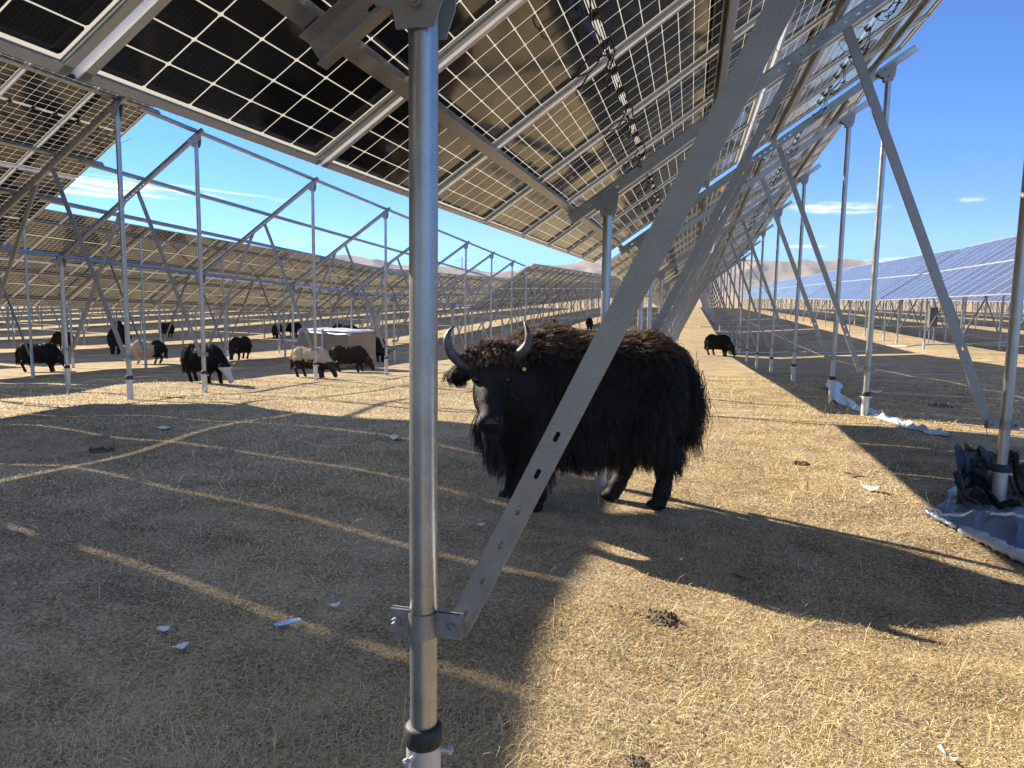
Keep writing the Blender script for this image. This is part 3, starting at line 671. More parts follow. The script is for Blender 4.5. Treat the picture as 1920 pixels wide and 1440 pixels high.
# trunk
sd.ell((.36, 0, .86), (.44, .31, .40)); sd.ell((.38, 0, 1.12), (.34, .17, .25), .12); sd.ell((.04, 0, .88), (.52, .33, .38), .1); sd.ell((-.36, 0, .97), (.29, .28, .36), .1)
sd.ell((-.02, 0, 1.10), (.5, .2, .2), .1); sd.ell((.05, 0, .62), (.5, .27, .2), .1)
sd.cone((.58, .02, .98), poll * .72 + np.array([.58, .02, .98]) * .28 - up * .05, .31, .2, .12); sd.cone((.62, 0, .78), (.74, .06, .72), .22, .16, .1)
# head
h0 = poll - fdir * .02; L_ = np.linalg.norm(muz - poll)
sd.ell(poll - fn_ * .05 + up * .0, (.135, .125, .135), .05); sd.cone(poll + fax * .04 - fn_ * .03, poll + fax * L_ * .62 - fn_ * .015, .122, .086, .05)
sd.cone(poll + fax * L_ * .55 - fn_ * .01, muz - fax * .03, .09, .078, .05)
for q in (-1, 1):
    sd.ell(muz + sdir * q * .042 + fn_ * .006, (.062, .06, .056), .03)
    sd.ell(poll + fax * .135 + sdir * q * .105 + fn_ * .028, (.052, .05, .040), .04)                        # brow
    sd.ell(poll + fax * .25 + sdir * q * .066 - fn_ * .075, (.065, .075, .12), .06)                             # cheek
    sd.cone(poll + sdir * q * .09 + up * .0, poll + sdir * q * .15 + up * .015, .06, .052, .03)                 # horn base
sd.cone(poll + fax * .30 - fn_ * .12, muz - up * .055 - fn_ * .035, .085, .055, .05)                              # jaw, chin
earL = (poll + (-.13 * sdir) + up * -.055 - fn_ * .03, yl(846, 703, 5.2)); earR = (poll + (.13 * sdir) + up * -.05 - fn_ * .04, yl(1002, 700, 5.3))
for a, b in (earL, earR):
    a, b = np.array(a), np.array(b); sd.cone(a, a * .5 + b * .5, .042, .068, .03); sd.cone(a * .5 + b * .5, b, .068, .040, .02)
# legs
LEGS = [([(.47, .17, .74), (.50, .18, .44), (.475, .175, .15), (.50, .175, .055)], [.15, .078, .052, .058]),
        ([(.50, -.15, .74), (.60, -.15, .44), (.62, -.15, .15), (.65, -.15, .055)], [.15, .078, .052, .058]),
        ([(-.40, .16, .86), (-.34, .18, .62), (-.51, .17, .42), (-.48, .165, .14), (-.455, .165, .055)], [.20, .15, .072, .055, .06]),
        ([(-.36, -.15, .84), (-.24, -.15, .62), (-.34, -.14, .40), (-.21, -.12, .13), (-.17, -.12, .055)], [.22, .15, .072, .055, .06])]
for pts, rs in LEGS:
    sd.chain(pts, rs, .05); e = np.array(pts[-1]); sd.ell(e + np.array([.025, 0, -.015]), (.075, .058, .04), .02)
sd.chain([(-.58, 0, 1.14), (-.66, .02, 1.02), (-.70, .03, .82), (-.68, .04, .64)], [.07, .06, .07, .045], .06)               # tail
me = sd.surface('yak'); me.materials.append(M['skin'])
yak = link('yak', me, None, YC, (0, 0, YR)); tag(yak, 'large shaggy black yak with curved horns facing the viewer behind the diagonal strut', 'yak')
V, Nn, F = mesh_arrays(me)
def dist_head(p): return np.linalg.norm(p - (poll + muz) / 2, axis=1)
def weight(c):
    w = np.ones(len(c)); hd = dist_head(c); w[hd < .38] = 4.5; w[c[:, 2] < .3] = .6; w[c[:, 2] < .085] = 0
    return w
p, n = scatter(V, Nn, F, 74000, weight, 3)
z = p[:, 2]; hd = dist_head(p); head = hd < .34; leg = (z < .36) & ~head
tl = (p - poll) @ fax
onear = np.minimum(np.linalg.norm(p - (earL[0] + earL[1]) / 2, axis=1), np.linalg.norm(p - (earR[0] + earR[1]) / 2, axis=1)) < .13
flow = np.zeros_like(p); flow[:, 2] = -1; flow[:, 0] = -.55
ht = np.clip((z - 1.0) / .3, 0, 1); flow[:, 2] = -1 + .7 * ht; flow[:, 0] = -.25 - .8 * ht
flow -= n * (flow * n).sum(1, keepdims=True); flow /= np.linalg.norm(flow, axis=1, keepdims=True) + 1e-6
ln = .075 + .0 * z; r0 = np.random.default_rng(5)
side = np.clip((.95 - z) / .35, 0, 1) * (z > .36); ln = ln + .12 * side * np.clip(.55 + (p[:, 0] + .6) * .6, .4, 1); ln = np.where((z > .36) & (z < .62) & (np.abs(p[:, 1]) < .36), ln + .01, ln)
rear = (p[:, 0] < -.52) & (z > .45); ln = np.where(rear, .13, ln); ln = np.where((p[:, 0] > .5) & (z < .8) & ~head & (z > .36), .24, ln)
ln = np.where(leg, .05, ln); ln = np.where(z < .16, .03, ln)
lift = np.full(len(p), .35); lift = np.where(z > 1.15, .5, lift); lift = np.where(leg, .15, lift)
droop = np.where(side > .2, .75, .25); droop = np.where(rear, .7, droop)
# head: fur runs down the face, tuft on the poll, fringe on the ears
hf = np.tile(fax, (len(p), 1)); hf -= n * (hf * n).sum(1, keepdims=True); hf /= np.linalg.norm(hf, axis=1, keepdims=True) + 1e-6
flow = np.where(head[:, None], hf, flow); ln = np.where(head, .022, ln); ln = np.where(head & (tl < .10), .055, ln); ln = np.where(head & (tl > .40), .013, ln)
chin = head & (((p - muz) @ up) < -.06); ln = np.where(chin, .075, ln); droop = np.where(chin, .9, droop)
ln = np.where(onear & head, .018, ln); lift = np.where(head, .15, lift); lift = np.where(head & (tl < .08), .40, lift); lift = np.where(onear, .22, lift)
nosep = (np.linalg.norm(p - (muz + fn_ * .04), axis=1) < .07); keep = ~nosep
p, n, flow, ln, lift, droop, head = p[keep], n[keep], flow[keep], ln[keep], lift[keep], droop[keep], head[keep]
ln = ln * r0.uniform(.6, 1.25, len(ln))
P = grow(p, n, flow, ln, lift[:, None], droop, .10, 7, 11, clump=2600, cl_amt=.62)
gl = .015; P[:, :, 2] = np.maximum(P[:, :, 2], gl)
t = np.linspace(0, 1, 7)[None, :]; rad = (.0021 * (1 - .75 * t)) * np.where(head, .62, 1)[:, None]
top = (p[:, 2] > 1.15) & ~(head & ((p - poll) @ fax > .1)); top |= (head & ((p - poll) @ fax < .07)); top &= (np.random.default_rng(8).random(len(p)) < np.where(head, .7, np.clip((p[:, 2] - 1.14) / .14, 0, .85)))
M['fur_face'] = fur_mat('short_face_fur', (.008, .0068, .0064), (.045, .034, .028), .85, .5)
face = head & ~top & ((p - poll) @ fax > .06)
rad = np.where(face[:, None], rad * 1.5, rad)
hair_object('fur', P[~top & ~face], rad[~top & ~face], M['fur'], yak); hair_object('face_fur', P[face], rad[face], M['fur_face'], yak); hair_object('back_fur', P[top], rad[top], M['fur_back'], yak)
# long skirt, chest and tail hair
def line_hair(lines, n, l0, l1, seed, spread, rad, name, cl=300):
    r = np.random.default_rng(seed); pts = []
    for a, b, w in lines:
        a, b = np.array(a), np.array(b); k = int(n * w); u = r.random((k, 1)); pts.append(a + (b - a) * u + r.normal(0, spread, (k, 3)))
    p = np.concatenate(pts); ln = r.uniform(l0, l1, len(p)); nn = r.normal(0, .35, p.shape); nn[:, 2] = -1; nn /= np.linalg.norm(nn, axis=1, keepdims=True)
    P = grow(p, nn, nn, ln, .5, .25, .09, 8, seed + 1, clump=cl, cl_amt=.72); P[:, :, 2] = np.maximum(P[:, :, 2], .02)
    t = np.linspace(0, 1, 8)[None, :]; return hair_object(name, P, rad * (1 - .8 * t) * np.ones((len(p), 1)), M['fur'], yak)
line_hair([((-.56, .25, .76), (.5, .30, .59), .34), ((-.56, -.24, .76), (.5, -.26, .60), .26), ((.5, .22, .55), (.72, .08, .62), .18), ((.5, -.2, .55), (.72, -.04, .62), .12), ((-.2, 0, .48), (.4, 0, .46), .10)], 9000, .06, .165, 31, .035, .0019, 'skirt_hair', 420)
line_hair([((-.64, .02, 1.05), (-.70, .03, .84), .55), ((-.70, .03, .88), (-.68, .04, .66), .45)], 5200, .18, .36, 41, .055, .0019, 'tail_hair', 190)
# horns, eyes, nose, ear tag
hl = [yl(900, 690, 5.19), yl(872, 684, 5.16), yl(846, 662, 5.13), yl(838, 636, 5.13), yl(846, 617, 5.17), yl(853, 611, 5.19)]
hr = [yl(948, 678, 5.20), yl(970, 668, 5.19), yl(988, 650, 5.17), yl(991, 632, 5.17), yl(986, 612, 5.2), yl(982, 601, 5.23)]
for pts in (hl, hr):
    q, rr = tapered(pts, [.048, .045, .038, .028, .013, .002]); mb = MB(); mb.tube(q, rr, 14); link('horn', mb.mesh('horn', ['horn'], 60), yak)
def ball(c, r, name, mat, sq=(1, 1, 1)):
    import bmesh
    bm = bmesh.new(); bmesh.ops.create_uvsphere(bm, u_segments=16, v_segments=10, radius=r); me = bpy.data.meshes.new(name); bm.to_mesh(me); bm.free(); me.materials.append(M[mat]); me.polygons.foreach_set('use_smooth', [True] * len(me.polygons))
    o = link(name, me, yak, c); o.scale = sq; return o
for q in (-1, 1): ball(poll + fax * .185 + sdir * q * .112 + fn_ * .035, .029, 'eye', 'eye')
mb = MB()
nc = muz + fn_ * .052 - fax * .005
ns = [(a, b) for a in np.linspace(-1, 1, 13) for b in np.linspace(-1, 1, 9)]
vs = [nc + sdir * a * .075 + fax * b * .042 * (1 - .25 * a * a) + fn_ * (.022 * (1 - .7 * a * a - .5 * b * b) - .016 * math.exp(-(((abs(a) - .55) / .2) ** 2 + ((b - .05) / .45) ** 2))) for a, b in ns]
mb.add(vs, [(i * 9 + j, (i + 1) * 9 + j, (i + 1) * 9 + j + 1, i * 9 + j + 1) for i in range(12) for j in range(8)]); link('nose', mb.mesh('nose', ['nose'], 80), yak)
for q in (-1, 1): ball(nc + sdir * q * .041 + fn_ * .004 + fax * .002, .019, 'nostril', 'eye', (1, 1, 1.15))
mb = MB(); c = yl(983, 692, 5.10); mb.tube([c, c + fdir * .006], .014, 14); link('ear_tag', mb.mesh('ear_tag', ['tag']), yak)

# ------------------------------------------------------------------ the grazing herd (one low-detail body per coat, copied)
def coat(name, dark, light, mode):
    m, nt, b = newmat(name); tc = N(nt, 'ShaderNodeTexCoord'); sp = N(nt, 'ShaderNodeSeparateXYZ'); L(nt, tc.outputs['Object'], sp.inputs[0])
    nz = noise(nt, 5.0, 4, vec=tc.outputs['Object'])
    if mode == 'plain': f = mathn(nt, 'MULTIPLY', nz, .6)
    elif mode == 'face': f = mathn(nt, 'MULTIPLY', mathn(nt, 'GREATER_THAN', sp.outputs[0], .86), mathn(nt, 'LESS_THAN', sp.outputs[2], .56))
    elif mode == 'front': f = mathn(nt, 'GREATER_THAN', mathn(nt, 'ADD', sp.outputs[0], mathn(nt, 'MULTIPLY_ADD', nz, .7, mathn(nt, 'MULTIPLY', sp.outputs[2], -.12))), -.12)
    else: f = mathn(nt, 'MULTIPLY', mathn(nt, 'GREATER_THAN', mathn(nt, 'ADD', sp.outputs[2], mathn(nt, 'MULTIPLY', nz, .7)), 1.06), 1.0)
    L(nt, ramp(nt, f, [(.0, dark), (1.0, light)]), b.inputs['Base Color']); b.inputs['Roughness'].default_value = .75; b.inputs['Specular IOR Level'].default_value = .2; return m
BK = (.008, .007, .007)
COATS = {'black': coat('black_coat', BK, (.03, .022, .017), 'plain'), 'brown': coat('brown_coat', (.02, .013, .01), (.07, .042, .028), 'plain'),
         'face': coat('black_coat_white_face', BK, (.55, .54, .52), 'face'), 'cream': coat('cream_coat_dark_rear', (.03, .022, .018), (.58, .49, .37), 'front'), 'mottled': coat('mottled_cream_coat', (.035, .026, .02), (.52, .42, .31), 'top')}
def graze_body(seed):
    r = random.Random(seed); s2 = SDF((-1.15, -.5, -.05), (1.5, .5, 1.35), .027); st = r.uniform(-.08, .08); hb = r.uniform(-.12, .12)
    s2.ell((.34, 0, .82), (.42, .28, .36), .05); s2.ell((.36, 0, 1.0), (.32, .16, .22), .1); s2.ell((-.05, 0, .82), (.56, .31, .34), .1); s2.ell((-.5, 0, .88), (.34, .27, .34), .1)
    s2.ell((0, 0, .58), (.42, .22, .15), .1)
    s2.cone((.55, 0, .82), (.92, hb * .6, .52), .26, .15, .1); s2.cone((.90, hb * .6, .52), (1.08, hb, .16), .135, .085, .06); s2.ell((1.09, hb, .13), (.075, .085, .075), .04)
    for q in (-1, 1):
        s2.cone((.90, hb + q * .1, .55), (.86, hb + q * .25, .53), .04, .03, .03)
        for (hx, fx, hr) in ((.45, .45 + q * st + .04, .13), (-.52, -.50 - q * st, .19)):
            s2.chain([(hx, q * .16, .72), (hx + (.03 if hx > 0 else .08), q * .17, .46), (fx - (.02 if hx > 0 else .09), q * .165, .34 if hx < 0 else .25), (fx, q * .16, .09), (fx + .03, q * .16, .04)], [hr, .085, .06, .048, .055], .05)
    s2.chain([(-.82, 0, 1.0), (-.92, .02, .8), (-.93, .02, .42)], [.06, .065, .05], .05)
    me = s2.surface('yak'); return me, hb
HB = [graze_body(k) for k in (1, 2)]
HP_ = []
for q, (me_, hb) in enumerate(HB):
    V2, N2, F2 = mesh_arrays(me_)
    pp, nn = scatter(V2, N2, F2, 9000, lambda c: np.where(c[:, 2] < .25, .35, 1.0), 50 + q); zz_ = pp[:, 2]; ln2 = np.where(zz_ < .40, .03, np.where(zz_ < .85, .12, .07)); ln2 = np.where(pp[:, 0] > .85, .03, ln2); ln2 = np.where(pp[:, 0] < -.8, .17, ln2)
    fl = np.zeros_like(pp); fl[:, 2] = -1; fl[:, 0] = -.5; fl -= nn * (fl * nn).sum(1, keepdims=True)
    P2 = grow(pp, nn, fl, ln2 * np.random.default_rng(3).uniform(.6, 1.2, len(pp)), .3, .5, .1, 5, 60 + q, clump=500); P2[:, :, 2] = np.maximum(P2[:, :, 2], .03)
    HP_.append((P2, .0045 * (1 - .7 * np.linspace(0, 1, 5))[None, :] * np.ones((len(pp), 1))))
FC = {}
mb = MB(); 
def far_horn(hb):
    out = []
    for q in (-1, 1):
        mb = MB(); pts, rr = tapered([(.88, hb + q * .1, .60), (.86, hb + q * .24, .60), (.93, hb + q * .31, .64), (1.02, hb + q * .27, .70)], [.032, .028, .02, .004], 8, 4); mb.tube(pts, rr, 8); out.append(mb.mesh('horn', ['horn'], 60))
    return out
FHORN = [far_horn(hb) for _, hb in HB]
HERD = [(76, 697, 638, 0, 'black', 0, 'black yak grazing at the far left, in profile, head down beside a post'),
 (224, 663, 607, -82, 'black', 1, 'black yak grazing head-on towards the viewer, left of the small cream yak'),
 (222, 627, 600, -70, 'black', 0, 'small black yak standing behind the head-on black yak'),
 (278, 682, 634, 180, 'cream', 0, 'cream-shouldered yak with a dark rear, grazing with its head to the left'),
 (383, 718, 640, -28, 'face', 1, 'black yak with a white face grazing beside the middle post of the bare rack'),
 (451, 674, 628, -100, 'brown', 0, 'dark brown yak grazing alone, between the white-faced yak and the crate'),
 (517, 634, 607, -75, 'black', 1, 'leftmost of the three small black yaks left of the crate'),
 (538, 629, 604, 170, 'black', 0, 'middle one of the three small black yaks left of the crate'),
 (556, 631, 603, -90, 'black', 1, 'rightmost of the three small black yaks left of the crate, by its corner'),
 (584, 708, 646, -22, 'mottled', 0, 'mottled cream and brown yak grazing behind a post in front of the crate'),
 (655, 697, 644, 2, 'brown', 1, 'brown-backed black yak grazing in front of the crate, head to the right'),
 (712, 678, 630, -72, 'black', 0, 'black yak head-on at the right of the crate'),
 (692, 664, 632, 95, 'black', 1, 'black yak half hidden between the crate and the head-on black yak'),
 (645, 641, 604, 182, 'black', 1, 'black yak whose back shows above the crate'),
 (313, 633, 603, -95, 'black', 0, 'small black yak far behind the cream yak, by a post'),
 (119, 655, 620, 165, 'brown', 1, 'brown yak partly hidden behind the leftmost front post'),
 (1038, 624, 597, -80, 'black', 0, 'tiny black yak just above the shoulder of the large yak'),
 (1105, 619, 594, -92, 'black', 1, 'tiny black yak above the back of the large yak, beside a post'),
 (1346, 667, 624, -55, 'black', 0, 'black yak with a pale horn grazing at the shadow edge on the right')]
for (px, py, ty, th, ct, q, lb) in HERD:
    g = G(px, py); dist = (g - Vector((0, 0, CAMH))).dot(CR @ Vector((0, 0, -1))); H = (py - ty) * dist / FPX
    key = (ct, q)
    if key not in FC:
        m0 = HB[q][0].copy(); m0.name = 'yak'; m0.materials.append(COATS[ct]); FC[key] = [m0, None]
    o = link('yak', FC[key][0], None, g, (0, 0, radians(th + PSI))); k = max(.5, min(1.05, H / 1.32)); o.scale = (k, k, k); tag(o, lb, 'yak', 'grazing yaks of the herd')
    if FC[key][1] is None: FC[key][1] = hair_object('fur', *HP_[q], COATS[ct], o).data
    else: link('fur', FC[key][1], o)
    for hm_ in FHORN[q]: link('horn', hm_, o)

# ------------------------------------------------------------------ crate, cabinets, hoses, film, tarpaulin, litter
M['carton'] = simple('cardboard', (.30, .215, .14), (.37, .27, .18), 3, .85)
M['film'] = simple('white_plastic_film', (.36, .38, .41), (.52, .53, .55), 7, .35)
M['wood'] = simple('pallet_wood', (.14, .10, .07), (.22, .16, .11), 8, .85)
M['cab'] = simple('grey_cabinet', (.42, .44, .46), (.5, .52, .54), 2, .45)
M['cab_dark'] = simple('dark_grey_cabinet', (.10, .11, .12), (.15, .16, .17), 2, .5)
M['hose'] = simple('pale_hose', (.55, .54, .50), (.7, .69, .65), 5, .6)
M['tarp'] = simple('blue_grey_tarpaulin', (.085, .11, .155), (.17, .21, .27), 2.2, .36)
M['tarp_in'] = simple('black_tarpaulin_lining', (.008, .010, .012), (.02, .025, .03), 4, .4)
M['tarp_w'] = simple('white_tarpaulin_edge', (.36, .38, .41), (.5, .52, .54), 5, .4)
M['paper'] = simple('pale_paper', (.58, .55, .5), (.74, .72, .68), 9, .8)
M['card'] = simple('brown_card_scrap', (.20, .15, .11), (.27, .21, .15), 9, .85)
M['foil'] = simple('silver_foil', (.6, .64, .7), (.8, .82, .85), 20, .25, .5)
M['dung'] = simple('dry_dung', (.04, .028, .019), (.15, .105, .07), 30, .9, 0, .8)
M['wire'] = simple('dark_wire', (.05, .05, .05), (.09, .09, .09), 8, .5)
p0, pl, pr = G(655, 693), G(561, 690), G(689, 683); e1 = (pl - p0); e1.z = 0; w1 = e1.length; e1.normalize(); e2 = Vector((-e1.y, e1.x, 0))
if (pr - p0).dot(e2) < 0: e2 = -e2
w2 = max(.9, min(1.3, (pr - p0).dot(e2))); dpt = (p0 - Vector((0, 0, CAMH))).dot(CR @ Vector((0, 0, -1))); hh = 72 * dpt / FPX
R3 = Matrix((e1, e2, Vector((0, 0, 1)))).transposed()
root = link('carton_stack', None, None, p0); tag(root, 'stack of large brown cartons on a pallet with crumpled white film on top', 'cartons')
mb = MB()
for k in range(3): mb.box(e1 * (w1 * (k / 2 * .9 + .05)) + e2 * (w2 / 2) + Vector((0, 0, .05)), (.1, w2, .1), R3)
for k in range(5): mb.box(e1 * (w1 / 2) + e2 * (w2 * (k / 4 * .9 + .05)) + Vector((0, 0, .11)), (w1, .09, .02), R3)
link('pallet', mb.mesh('pallet', ['wood']), root)
for k in range(2):
    mb = MB(); cx = w1 * (.25 + .5 * k); mb.box(e1 * cx + e2 * (w2 / 2) + Vector((0, 0, .125 + (hh - .15) / 2)), (w1 / 2 - .012, w2 - .02 * k, hh - .15 + .0), R3); link('carton', mb.mesh('carton', ['carton']), root)
nx_, ny_ = 26, 14; vs = []; rr_ = np.random.default_rng(12)
for i in range(nx_):
    for j in range(ny_):
        u, v = i / (nx_ - 1), j / (ny_ - 1); z = hh - .015 + .07 * abs(fbm(np.array(u * 9.), np.array(v * 6.), 4, 4)) + .02 * rr_.random(); ed = max(0, abs(v - .5) - .44) * 2.2 + max(0, abs(u - .5) - .47) * 2
        vs.append(e1 * (w1 * (-.03 + 1.06 * u)) + e2 * (w2 * (-.03 + 1.06 * v)) + Vector((0, 0, z - ed)))
mb = MB(); mb.add(vs, [(i * ny_ + j, (i + 1) * ny_ + j, (i + 1) * ny_ + j + 1, i * ny_ + j + 1) for i in range(nx_ - 1) for j in range(ny_ - 1)]); link('top_film', mb.mesh('top_film', ['film'], 60), root)
mb = MB(); mb.tube([e1 * (w1 * .5) - e2 * .02 + Vector((0, 0, hh + .02)), e1 * (w1 * .49) - e2 * .05 + Vector((0, 0, hh * .6)), e1 * (w1 * .53) - e2 * .08 + Vector((0, 0, .05))], [.05, .06, .02], 6); link('hanging_film', mb.mesh('hanging_film', ['film'], 60), root)

def cabinet(px, py, wpx, y0, y1, mat, label):
    g = G(px, py); dist = (g - Vector((0, 0, CAMH))).dot(CR @ Vector((0, 0, -1))); k = dist / FPX; w = wpx * k; zb, zt = (py - y1) * k, (py - y0) * k
    root = link('electrical_cabinet', None, None, g, (0, 0, radians(PSI))); tag(root, label, 'cabinet')
    mb = MB(); mb.box((0, 0, (zb + zt) / 2), (w, w * .45, zt - zb)); mb.box((0, 0, zt + .015), (w * 1.1, w * .55, .03)); link('housing', mb.mesh('housing', [mat]), root)
    mb = MB(); mb.box((0, -w * .235, (zb + zt) / 2), (w * .86, .015, (zt - zb) * .88)); link('door', mb.mesh('door', [mat]), root)
    mb = MB(); mb.box((w * .34, -w * .26, (zb + zt) / 2), (.03, .03, .12)); link('handle', mb.mesh('handle', ['rubber']), root.children[-1])
    for q in (-1, 1): mb = MB(); mb.tube([(q * w * .28, 0, -.3), (q * w * .28, 0, zb)], .035, 8); link('leg', mb.mesh('leg', ['galv']), root)
cabinet(704, 643, 18, 587, 615, 'cab', 'pale grey electrical cabinet on legs right of the carton stack')
cabinet(1745, 643, 15, 578, 613, 'cab_dark', 'dark grey electrical cabinet under the low edge of the blue tables')

def ground_line(name, pix, r, mat, label, cat, wob=.05, seed=0):
    rr = random.Random(seed); pts = []; W_ = [G(*p) for p in pix]
    for a in range(len(W_) - 1):
        n = max(3, int((W_[a + 1] - W_[a]).length / .35))
        for k in range(n):
            p = W_[a].lerp(W_[a + 1], k / n); x, y = p.x + rr.uniform(-wob, wob), p.y + rr.uniform(-wob, wob) * 2; pts.append((x, y, float(gz(x, y)) + r * .8))
    mb = MB(); mb.tube(pts, r, 8); o = link(name, mb.mesh(name, [mat], 60)); tag(o, label, cat)
ground_line('hose', [(1362, 661), (1430, 662), (1500, 660), (1560, 663), (1600, 661), (1648, 655)], .028, 'hose', 'pale hose lying across the shade behind the row of rear posts, nearer one', 'hose', .05, 1)
ground_line('hose', [(1312, 613), (1360, 613), (1420, 612), (1488, 611)], .035, 'hose', 'pale hose lying across the shade far down the row, farther one', 'hose', .06, 2)
ground_line('hose', [(822, 655), (770, 653), (690, 656)], .02, 'hose', 'thin pale pipe on the ground between the cartons and the nearest post', 'hose', .03, 3)
ground_line('hose', [(1640, 648), (1700, 650), (1800, 646), (1900, 642)], .03, 'hose', 'pale hose on the ground beneath the blue tables', 'hose', .05, 4)
a = Vector((0, 0, CAMH)) + ray(1346, 402) * (19.5 / ray(1346, 402).y); b_ = G(1532, 660); mb = MB()
mb.tube([a.lerp(b_, k / 12) + Vector((0, 0, -.35 * sin(pi * k / 12))) for k in range(13)], .009, 6); tag(link('guy_wire', mb.mesh('guy_wire', ['wire'], 60)), 'thin dark wire slanting from the panelled row down to the ground', 'wire')

# white film strip trailing from one rear post past the next
pts = [(1562, 726, .10), (1566, 742, .05), (1590, 760, 0), (1618, 770, 0), (1650, 780, 0), (1680, 793, 0), (1715, 804, 0), (1750, 812, 0), (1785, 822, 0)]
W_ = [G(x, y) + Vector((0, 0, h)) for x, y, h in pts]; C_ = []
for a in range(len(W_) - 1):
    for k in range(10): C_.append(W_[a].lerp(W_[a + 1], k / 10))
vs = []; nw = 9; rr_ = random.Random(5)
for i, c in enumerate(C_):
    d = (C_[min(i + 1, len(C_) - 1)] - C_[max(0, i - 1)]).normalized(); sd_ = Vector((-d.y, d.x, 0)).normalized(); w = .10 + .035 * sin(i * .45) + .02 * rr_.random()
    if i > len(C_) - 8: w *= (len(C_) - i) / 8
    for j in range(nw):
        t = j / (nw - 1) - .5; h = .03 + .025 * sin(i * .8 + 7 * t) * cos(3.1 * t) + .025 * cos(i * .31 + 11 * t) + .012 * rr_.random()
        vs.append(c + sd_ * (w * 2 * t) + Vector((0, 0, max(.012, h * (1.1 - 1.6 * abs(t))))))
mb = MB(); mb.add(vs, [(i * nw + j, (i + 1) * nw + j, (i + 1) * nw + j + 1, i * nw + j + 1) for i in range(len(C_) - 1) for j in range(nw - 1)])
tag(link('plastic_film', mb.mesh('plastic_film', ['film'], 50)), 'long crumpled strip of white plastic film trailing past two rear posts', 'plastic film')

# tarpaulin bunched round the nearest rear post
pc = Vector((XM, 6.2, 0)); pc.z = float(gz(pc.x, pc.y)); root = link('tarpaulin', None, None, pc); tag(root, 'blue-grey tarpaulin with black lining bunched round the rear post at the right edge', 'tarpaulin')
A_, B_, C2, D2 = [p - pc for p in (G(1731, 963), G(1846, 902), G(2050, 1120), G(2120, 905))]
nu, nv = 70, 54; vs = []
for i in range(nu):
    for j in range(nv):
        u, v = i / (nu - 1), j / (nv - 1); p = (A_ * (1 - u) + C2 * u) * (1 - v) + (B_ * (1 - u) + D2 * u) * v
        f = 1 - abs(float(fbm(np.array(u * 9 + v * 3.), np.array(v * 7. - u * 2), 33, 3))) * 3.2; f2 = 1 - abs(float(fbm(np.array(u * 21.), np.array(v * 17. + u * 5), 36, 3))) * 3; f3 = float(fbm(np.array(u * 4.), np.array(v * 4.), 35, 2))
        h = .025 + .055 * max(0, f) + .02 * max(0, f2) + .09 * max(0, f3 + .25) * min(1, v * 4) + .16 * max(0, v - .55)
        h *= min(1, .25 + v * 6) * min(1, .3 + u * 5); e = .03 * sin(u * 11) + .02 * sin(u * 29)
        x, y = p.x + .05 * sin(v * 9) * (1 - u), p.y - e * (1 - v); vs.append(Vector((x, y, float(gz(x + pc.x, y + pc.y)) - pc.z + max(.014, h))))
mb = MB(); mb.add(vs, [(i * nv + j, (i + 1) * nv + j, (i + 1) * nv + j + 1, i * nv + j + 1) for i in range(nu - 1) for j in range(nv - 1)]); link('apron', mb.mesh('apron', ['tarp'], 28), root)
vs = []; nu, nv = 120, 26
for i in range(nu):
    a = i / nu * 2 * pi
    for j in range(nv):
        t = j / (nv - 1); fr = .5 + .5 * cos(a + pi / 2); top = .10 + .34 * (1 - fr) ** .8 + .05 * sin(a * 3 + 1) + .025 * sin(a * 8); w = 1 - abs(float(fbm(np.array(cos(a) * 2.2 + t * .8), np.array(sin(a) * 2.2), 41, 3))) * 2.6
        w2 = 1 - abs(float(fbm(np.array(cos(a) * 6 + t * 3), np.array(sin(a) * 6 - t * 4), 44, 3))) * 3; top += .05 * w2; r = .11 + .09 * t + .10 * (1 - t) ** 3 + .05 * max(-.6, w) + .035 * max(-.8, w2); vs.append(Vector((r * cos(a) * 1.2 - .03, r * sin(a), -.02 + top * t)))
mb = MB(); mb.add(vs, [(i * nv + j, ((i + 1) % nu) * nv + j, ((i + 1) % nu) * nv + j + 1, i * nv + j + 1) for i in range(nu) for j in range(nv - 1)]); link('bunched_lining', mb.mesh('bunched_lining', ['tarp_in'], 25), root)
def fold(name, pix, hs_, w, mat):
    W_ = [G(x, y) - pc + Vector((0, 0, h)) for (x, y), h in zip(pix, hs_)]; C_ = []
    for a in range(len(W_) - 1):
        for k in range(8): C_.append(W_[a].lerp(W_[a + 1], k / 8))
    C_.append(W_[-1]); vs = []; n = 8
    for i, c in enumerate(C_):
        d = (C_[min(i + 1, len(C_) - 1)] - C_[max(0, i - 1)]).normalized(); s_ = Vector((-d.y, d.x, 0)).normalized(); ww = w * (.5 + .5 * sin(pi * min(1, (i + 2) / 9) / 2)) * (1 + .15 * sin(i))
        for j in range(n):
            a = -.2 + 1.35 * pi * j / (n - 1); vs.append(c + s_ * (ww * cos(a)) + Vector((0, 0, .7 * ww * sin(a) + .02 + .01 * sin(i * 2.1 + j))))
    mb = MB(); mb.add(vs, [(i * n + j, (i + 1) * n + j, (i + 1) * n + j + 1, i * n + j + 1) for i in range(len(C_) - 1) for j in range(n - 1)]); link(name, mb.mesh(name, [mat], 60), root)
fold('rolled_edge', [(1800, 1000), (1840, 1018), (1880, 1038), (1930, 1062), (2040, 1116)], [.01, .02, .02, .02, .02], .05, 'tarp_w')
fold('fold', [(1735, 964), (1760, 980), (1798, 998)], [.01, .015, .015], .03, 'tarp')

